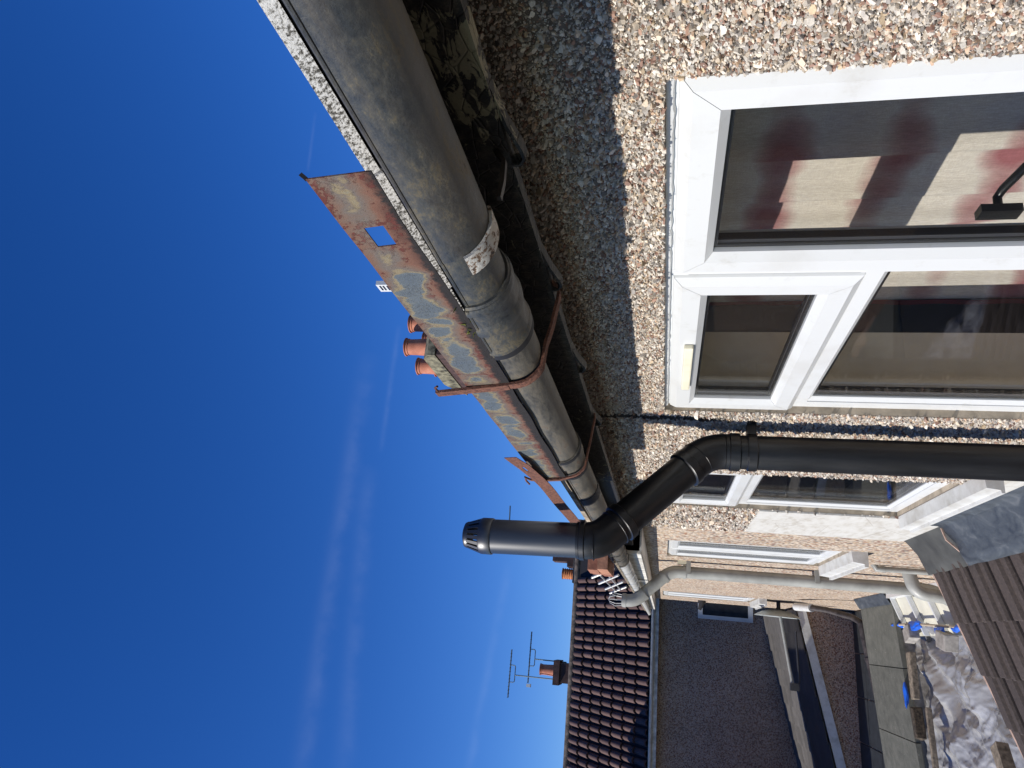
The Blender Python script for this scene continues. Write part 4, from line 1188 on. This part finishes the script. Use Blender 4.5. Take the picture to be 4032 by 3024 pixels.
me = proto(Mesh().box((0, 0, 0), (1.36, .715, .05)), 'slab', M_SLAB)
sd = V((0, 1, -.09)).normalized(); sn = V((0, .09, 1)).normalized()
copies(me, 'slab', [frame((1, 0, 0), sd, sn, (8.94 + random.uniform(-.01, .01), -.66 + j * .722, -2.525 - .09 * j * .722 + random.uniform(-.004, .004))) for j in range(5)], cw)
Mesh().add([(8.94, -.715, -2.40), (10.3, -.715, -2.40), (10.3, -.60, -2.468), (8.94, -.60, -2.468)], [(0, 1, 2, 3)]).make('flashing', M_LEAD, cw)

# cream sheeted lean-to strip against the wall, behind the tarpaulin
cb_ = thing('sheet_roof', 'cream sheet roofing strip with white glazing bars behind the tarpaulin', 'roof', (7.9, -.6, -2.8))
for i in range(4): Mesh().add([(6.72 + i * .55, -.70, -2.50), (7.262 + i * .55, -.70, -2.50), (7.262 + i * .55, -.28, -2.66), (6.72 + i * .55, -.28, -2.66)], [(0, 1, 2, 3)]).make('panel', M_CREAM, cb_)
Mesh().box((6.70, -.718, -2.50), (8.92, -.66, -2.42)).make('top_trim', M_UPVC, cb_)
for i in range(5):
    Mesh().add([(6.705 + i * .55 + dx, y, z + dz) for dz in (0, .05) for dx, y, z in ((0, -.70, -2.496), (.035, -.70, -2.496), (.035, -.28, -2.656), (0, -.28, -2.656))],
               [(0, 1, 2, 3), (7, 6, 5, 4), (0, 4, 5, 1), (1, 5, 6, 2), (2, 6, 7, 3), (3, 7, 4, 0)]).make('glazing_bar', M_UPVC, cb_)

# ------------------------------------------------------------------ tarpaulin over the neighbour's low roof
NXt, NYt = 230, 190
tv = []; tf = []
bumps = [(7.48, .28, .07, .17), (7.42, .06, .05, .15), (6.9, .5, .05, .25), (8.2, .75, .04, .25), (7.7, .9, .05, .25)]
for i in range(NXt + 1):
    x = 5.6 + 3.33 * i / NXt
    for j in range(NYt + 1):
        y = -.40 + 2.2 * j / NYt
        z = -2.68 - .05 * (y + .4)
        for bx, by, h, r in bumps: z += h * math.exp(-((x - bx) ** 2 + (y - by) ** 2) / (r * r))
        p = V((x * 1.6, y * 2.4, 0))
        dx_, dy_ = 9.05 - x, y + .42
        ang = math.atan2(dy_, dx_); rad = math.hypot(dx_, dy_)
        pleat = .05 * math.sin(ang * 17 + 1.5 * mnoise.noise(V((rad * 1.5, ang * 2, 0)))) * min(1, rad * 1.2) * math.exp(-(rad / 1.5) ** 2)
        z += pleat + .05 * (1 - abs(mnoise.noise(p * .8 + V((3, 7, 1))))) ** 2
        z += .050 * mnoise.ridged_multi_fractal(p * 1.25 + V((2, 5, 1)), .9, 2.2, 4, 1.0, 2.0)
        z -= .085
        z -= .03
        e = 1.0 - min(1, (8.93 - x) / .25); z += e * .06 + .05 * max(0, 1 - (y + .40) / .12)
        tv.append((x + .02 * mnoise.noise(p * 4 + V((9, 0, 0))), y + .03 * mnoise.noise(V((x * 3, 4, j * .02))) * (1 if j == 0 else .4), z))
for i in range(NXt):
    for j in range(NYt):
        k = i * (NYt + 1) + j; tf.append((k, k + NYt + 1, k + NYt + 2, k + 1))
tp = mesh_obj('tarpaulin', tv, tf, M_TARP, None, True)
tp['label'] = 'crumpled silver tarpaulin with blue hem weighted with blocks over a low roof'; tp['category'] = 'tarpaulin'


def blob(name, x, y, z, rx, ry, rz, mat, parent=None, seed=0):
    bm = bmesh.new(); bmesh.ops.create_icosphere(bm, subdivisions=3, radius=1)
    for v in bm.verts:
        n = mnoise.noise(v.co * 1.8 + V((seed, 1, 2))) * .35; v.co = V((v.co.x * rx, v.co.y * ry, v.co.z * rz)) * (1 + n) + V((x, y, z))
    me = bpy.data.meshes.new(name); bm.to_mesh(me); bm.free(); me.materials.append(mat); o = bpy.data.objects.new(name, me); return put(o, parent)


for i, (x, y, sx, sy, sz) in enumerate(((9.02, -.38, .10, .035, .05), (8.45, -.37, .20, .05, .03), (7.73, -.30, .16, .045, .03), (7.3, -.33, .12, .03, .03), (8.92, .32, .03, .12, .02))):
    rough_up(blob('blue_hem', x, y, -2.545, sx, sy, sz, M_BLUE, tp, i), .02, 9, i)
rp = Mesh().tube([(9.03, -.39, -2.53), (8.4, -.385, -2.555), (7.8, -.36, -2.55), (7.15, -.33, -2.54)], .012, 8).make('rope', M_ROPE, tp)
lr = Mesh().box((5.0, -.71, FLOOR), (8.97, 3.4, -2.86)).make('low_roof', M_FELT_SHADE_DARK); lr['label'] = 'low flat roof hidden under the silver tarpaulin'; lr['category'] = 'roof'


def weight(name, lab, cat, x, y, z, size, rz, mat, rough=.006):  # x, y in the calls: image pixel positions projected beforehand onto a level plane
    b = Mesh().box((-size[0] / 2, -size[1] / 2, 0), size=None) if False else Mesh().box((-size[0] / 2, -size[1] / 2, 0), (size[0] / 2, size[1] / 2, size[2]), Matrix.Translation((x, y, z)) @ Matrix.Rotation(rz, 4, 'Z'))
    o = b.make(name, mat); bevel(o, .008, 2); rough_up(o, rough, 9); o['label'] = lab; o['category'] = cat; return o


weight('concrete_block', 'concrete block on the tarpaulin next to its blue corner', 'block', 8.60, -.29, -2.60, (.20, .14, .10), .3, M_BLOCK)
weight('concrete_block', 'concrete block on the tarpaulin nearest the cream panels', 'block', 7.57, -.22, -2.60, (.22, .15, .12), -.2, M_BLOCK)
weight('timber_offcut', 'grey timber offcut lying along the tarpaulin edge', 'timber', 8.72, .12, -2.60, (.12, .46, .06), .1, M_WOOD)
weight('timber_batten', 'long thin wooden batten along the silver tarpaulin', 'timber', 8.42, .95, -2.64, (.05, 1.1, .05), .12, M_WOOD, .003)
weight('log', 'dark rotten log at the tarpaulin edge', 'log', 8.72, .58, -2.63, (.10, .30, .10), .05, M_LOG, .03)
weight('brick', 'half brick holding down the tarpaulin by the brown roof', 'brick', 6.63, .62, -2.58, (.12, .20, .09), .5, M_WOOD, .01)
# ------------------------------------------------------------------ brown tiled extension roof with lead flashing
RS = -.385
er = thing('tiled_extension', 'brown interlocking-tiled lean-to roof with lead flashing at lower right', 'building', (3.8, 0, FLOOR))
def ze(y): return -1.515 + RS * (y + .72)
Mesh().add([(a, y, z) for a in (1.0, 4.80) for y, z in ((-.715, FLOOR), (2.4, FLOOR), (2.4, ze(2.4) - .03), (-.715, ze(-.715) - .03))],
           [(0, 1, 2, 3), (7, 6, 5, 4), (0, 4, 5, 1), (1, 5, 6, 2), (2, 6, 7, 3), (3, 7, 4, 0)]).make('wall', M_DASH_DARK, er)
dn = V((0, 1, RS)).normalized(); up_ = V((0, -RS, 1)).normalized()
TW = .252; TG = .290
prof = [(0, 0), (0, .020), (.006, .034), (.030, .036), (.038, .017), (.100, .015), (.108, .032), (.128, .033), (.136, .016), (TW - .018, .015), (TW - .016, .001), (TW - .002, .001), (TW - .002, 0)]
nP = len(prof); Lt = .335
vv = []
for d_, lift in ((0, 0), (Lt - .006, .0215), (Lt, .0185)):
    vv += [(x, d_, z + lift) for x, z in prof]
ff = [tuple(range(nP - 1, -1, -1)), tuple(range(2 * nP, 3 * nP))]
for s0 in (0, nP): ff += [(s0 + i, s0 + (i + 1) % nP, s0 + nP + (i + 1) % nP, s0 + nP + i) for i in range(nP)]
me = proto(Mesh().add(vv, ff), 'roof_tile', M_BTILE)
mats = []
for j in range(9):
    for i in range(12):
        x_ = 4.83 - (i + 1) * TW + random.uniform(-.003, .003)
        y_ = -.565 + j * TG * dn.y + random.uniform(-.003, .003)
        O = V((x_, y_, ze(y_) - .010 + random.uniform(-.001, .002)))
        mats.append(frame((1, 0, 0), dn, up_, O) @ Matrix.Rotation(random.uniform(-.008, .008), 4, 'Z'))
copies(me, 'roof_tile', mats, er)
for j in range(9):   # verge mortar pieces, stepping with the courses
    y_ = -.565 + j * TG * dn.y
    O = V((4.832, y_, ze(y_) - .03))
    o = Mesh().box((0, 0, 0), (.022, .30, .035), frame((1, 0, 0), dn, up_, O)).make('verge_strip', M_MORTAR_PINK, er)


def flashing(x0, x1, lift, mat, name, ylow=-.515):
    v = []; f = []; n = 26
    prof = [(-.716, -1.405), (-.7155, -1.44), (-.706, -1.462), (-.68, -1.472 - .005), (-.63, ze(-.63) + .030), (-.57, ze(-.57) + .030), (ylow, ze(ylow) + .024)]
    for i in range(n + 1):
        x = x0 + (x1 - x0) * i / n
        for k, (y, z) in enumerate(prof):
            w = .006 * mnoise.noise(V((x * 6, k * .8, lift * 100))) * (k > 1)
            yy = y + (.010 * mnoise.noise(V((x * 8, 2, lift))) if k == len(prof) - 1 else 0)
            v.append((x, yy + lift * .4, z + w + lift))
    m_ = len(prof)
    for i in range(n):
        for k in range(m_ - 1): a = i * m_ + k; f.append((a, a + 1, a + m_ + 1, a + m_))
    o = mesh_obj(name, v, f, mat, er, True); md = o.modifiers.new('thickness', 'SOLIDIFY'); md.thickness = .003; return o


flashing(1.0, 4.23, .010, M_LEAD, 'lead_flashing')
flashing(4.19, 4.86, .0, M_LEAD2, 'lead_flashing')
Mesh().ribbon([(4.235, y, z) for y, z in ((-.70, -1.45), (-.64, -1.468), (-.58, ze(-.58) + .036), (-.515, ze(-.515) + .03))], (1, 0, 0), .012, .008).make('lap_mortar', M_MORTAR_PINK, er)
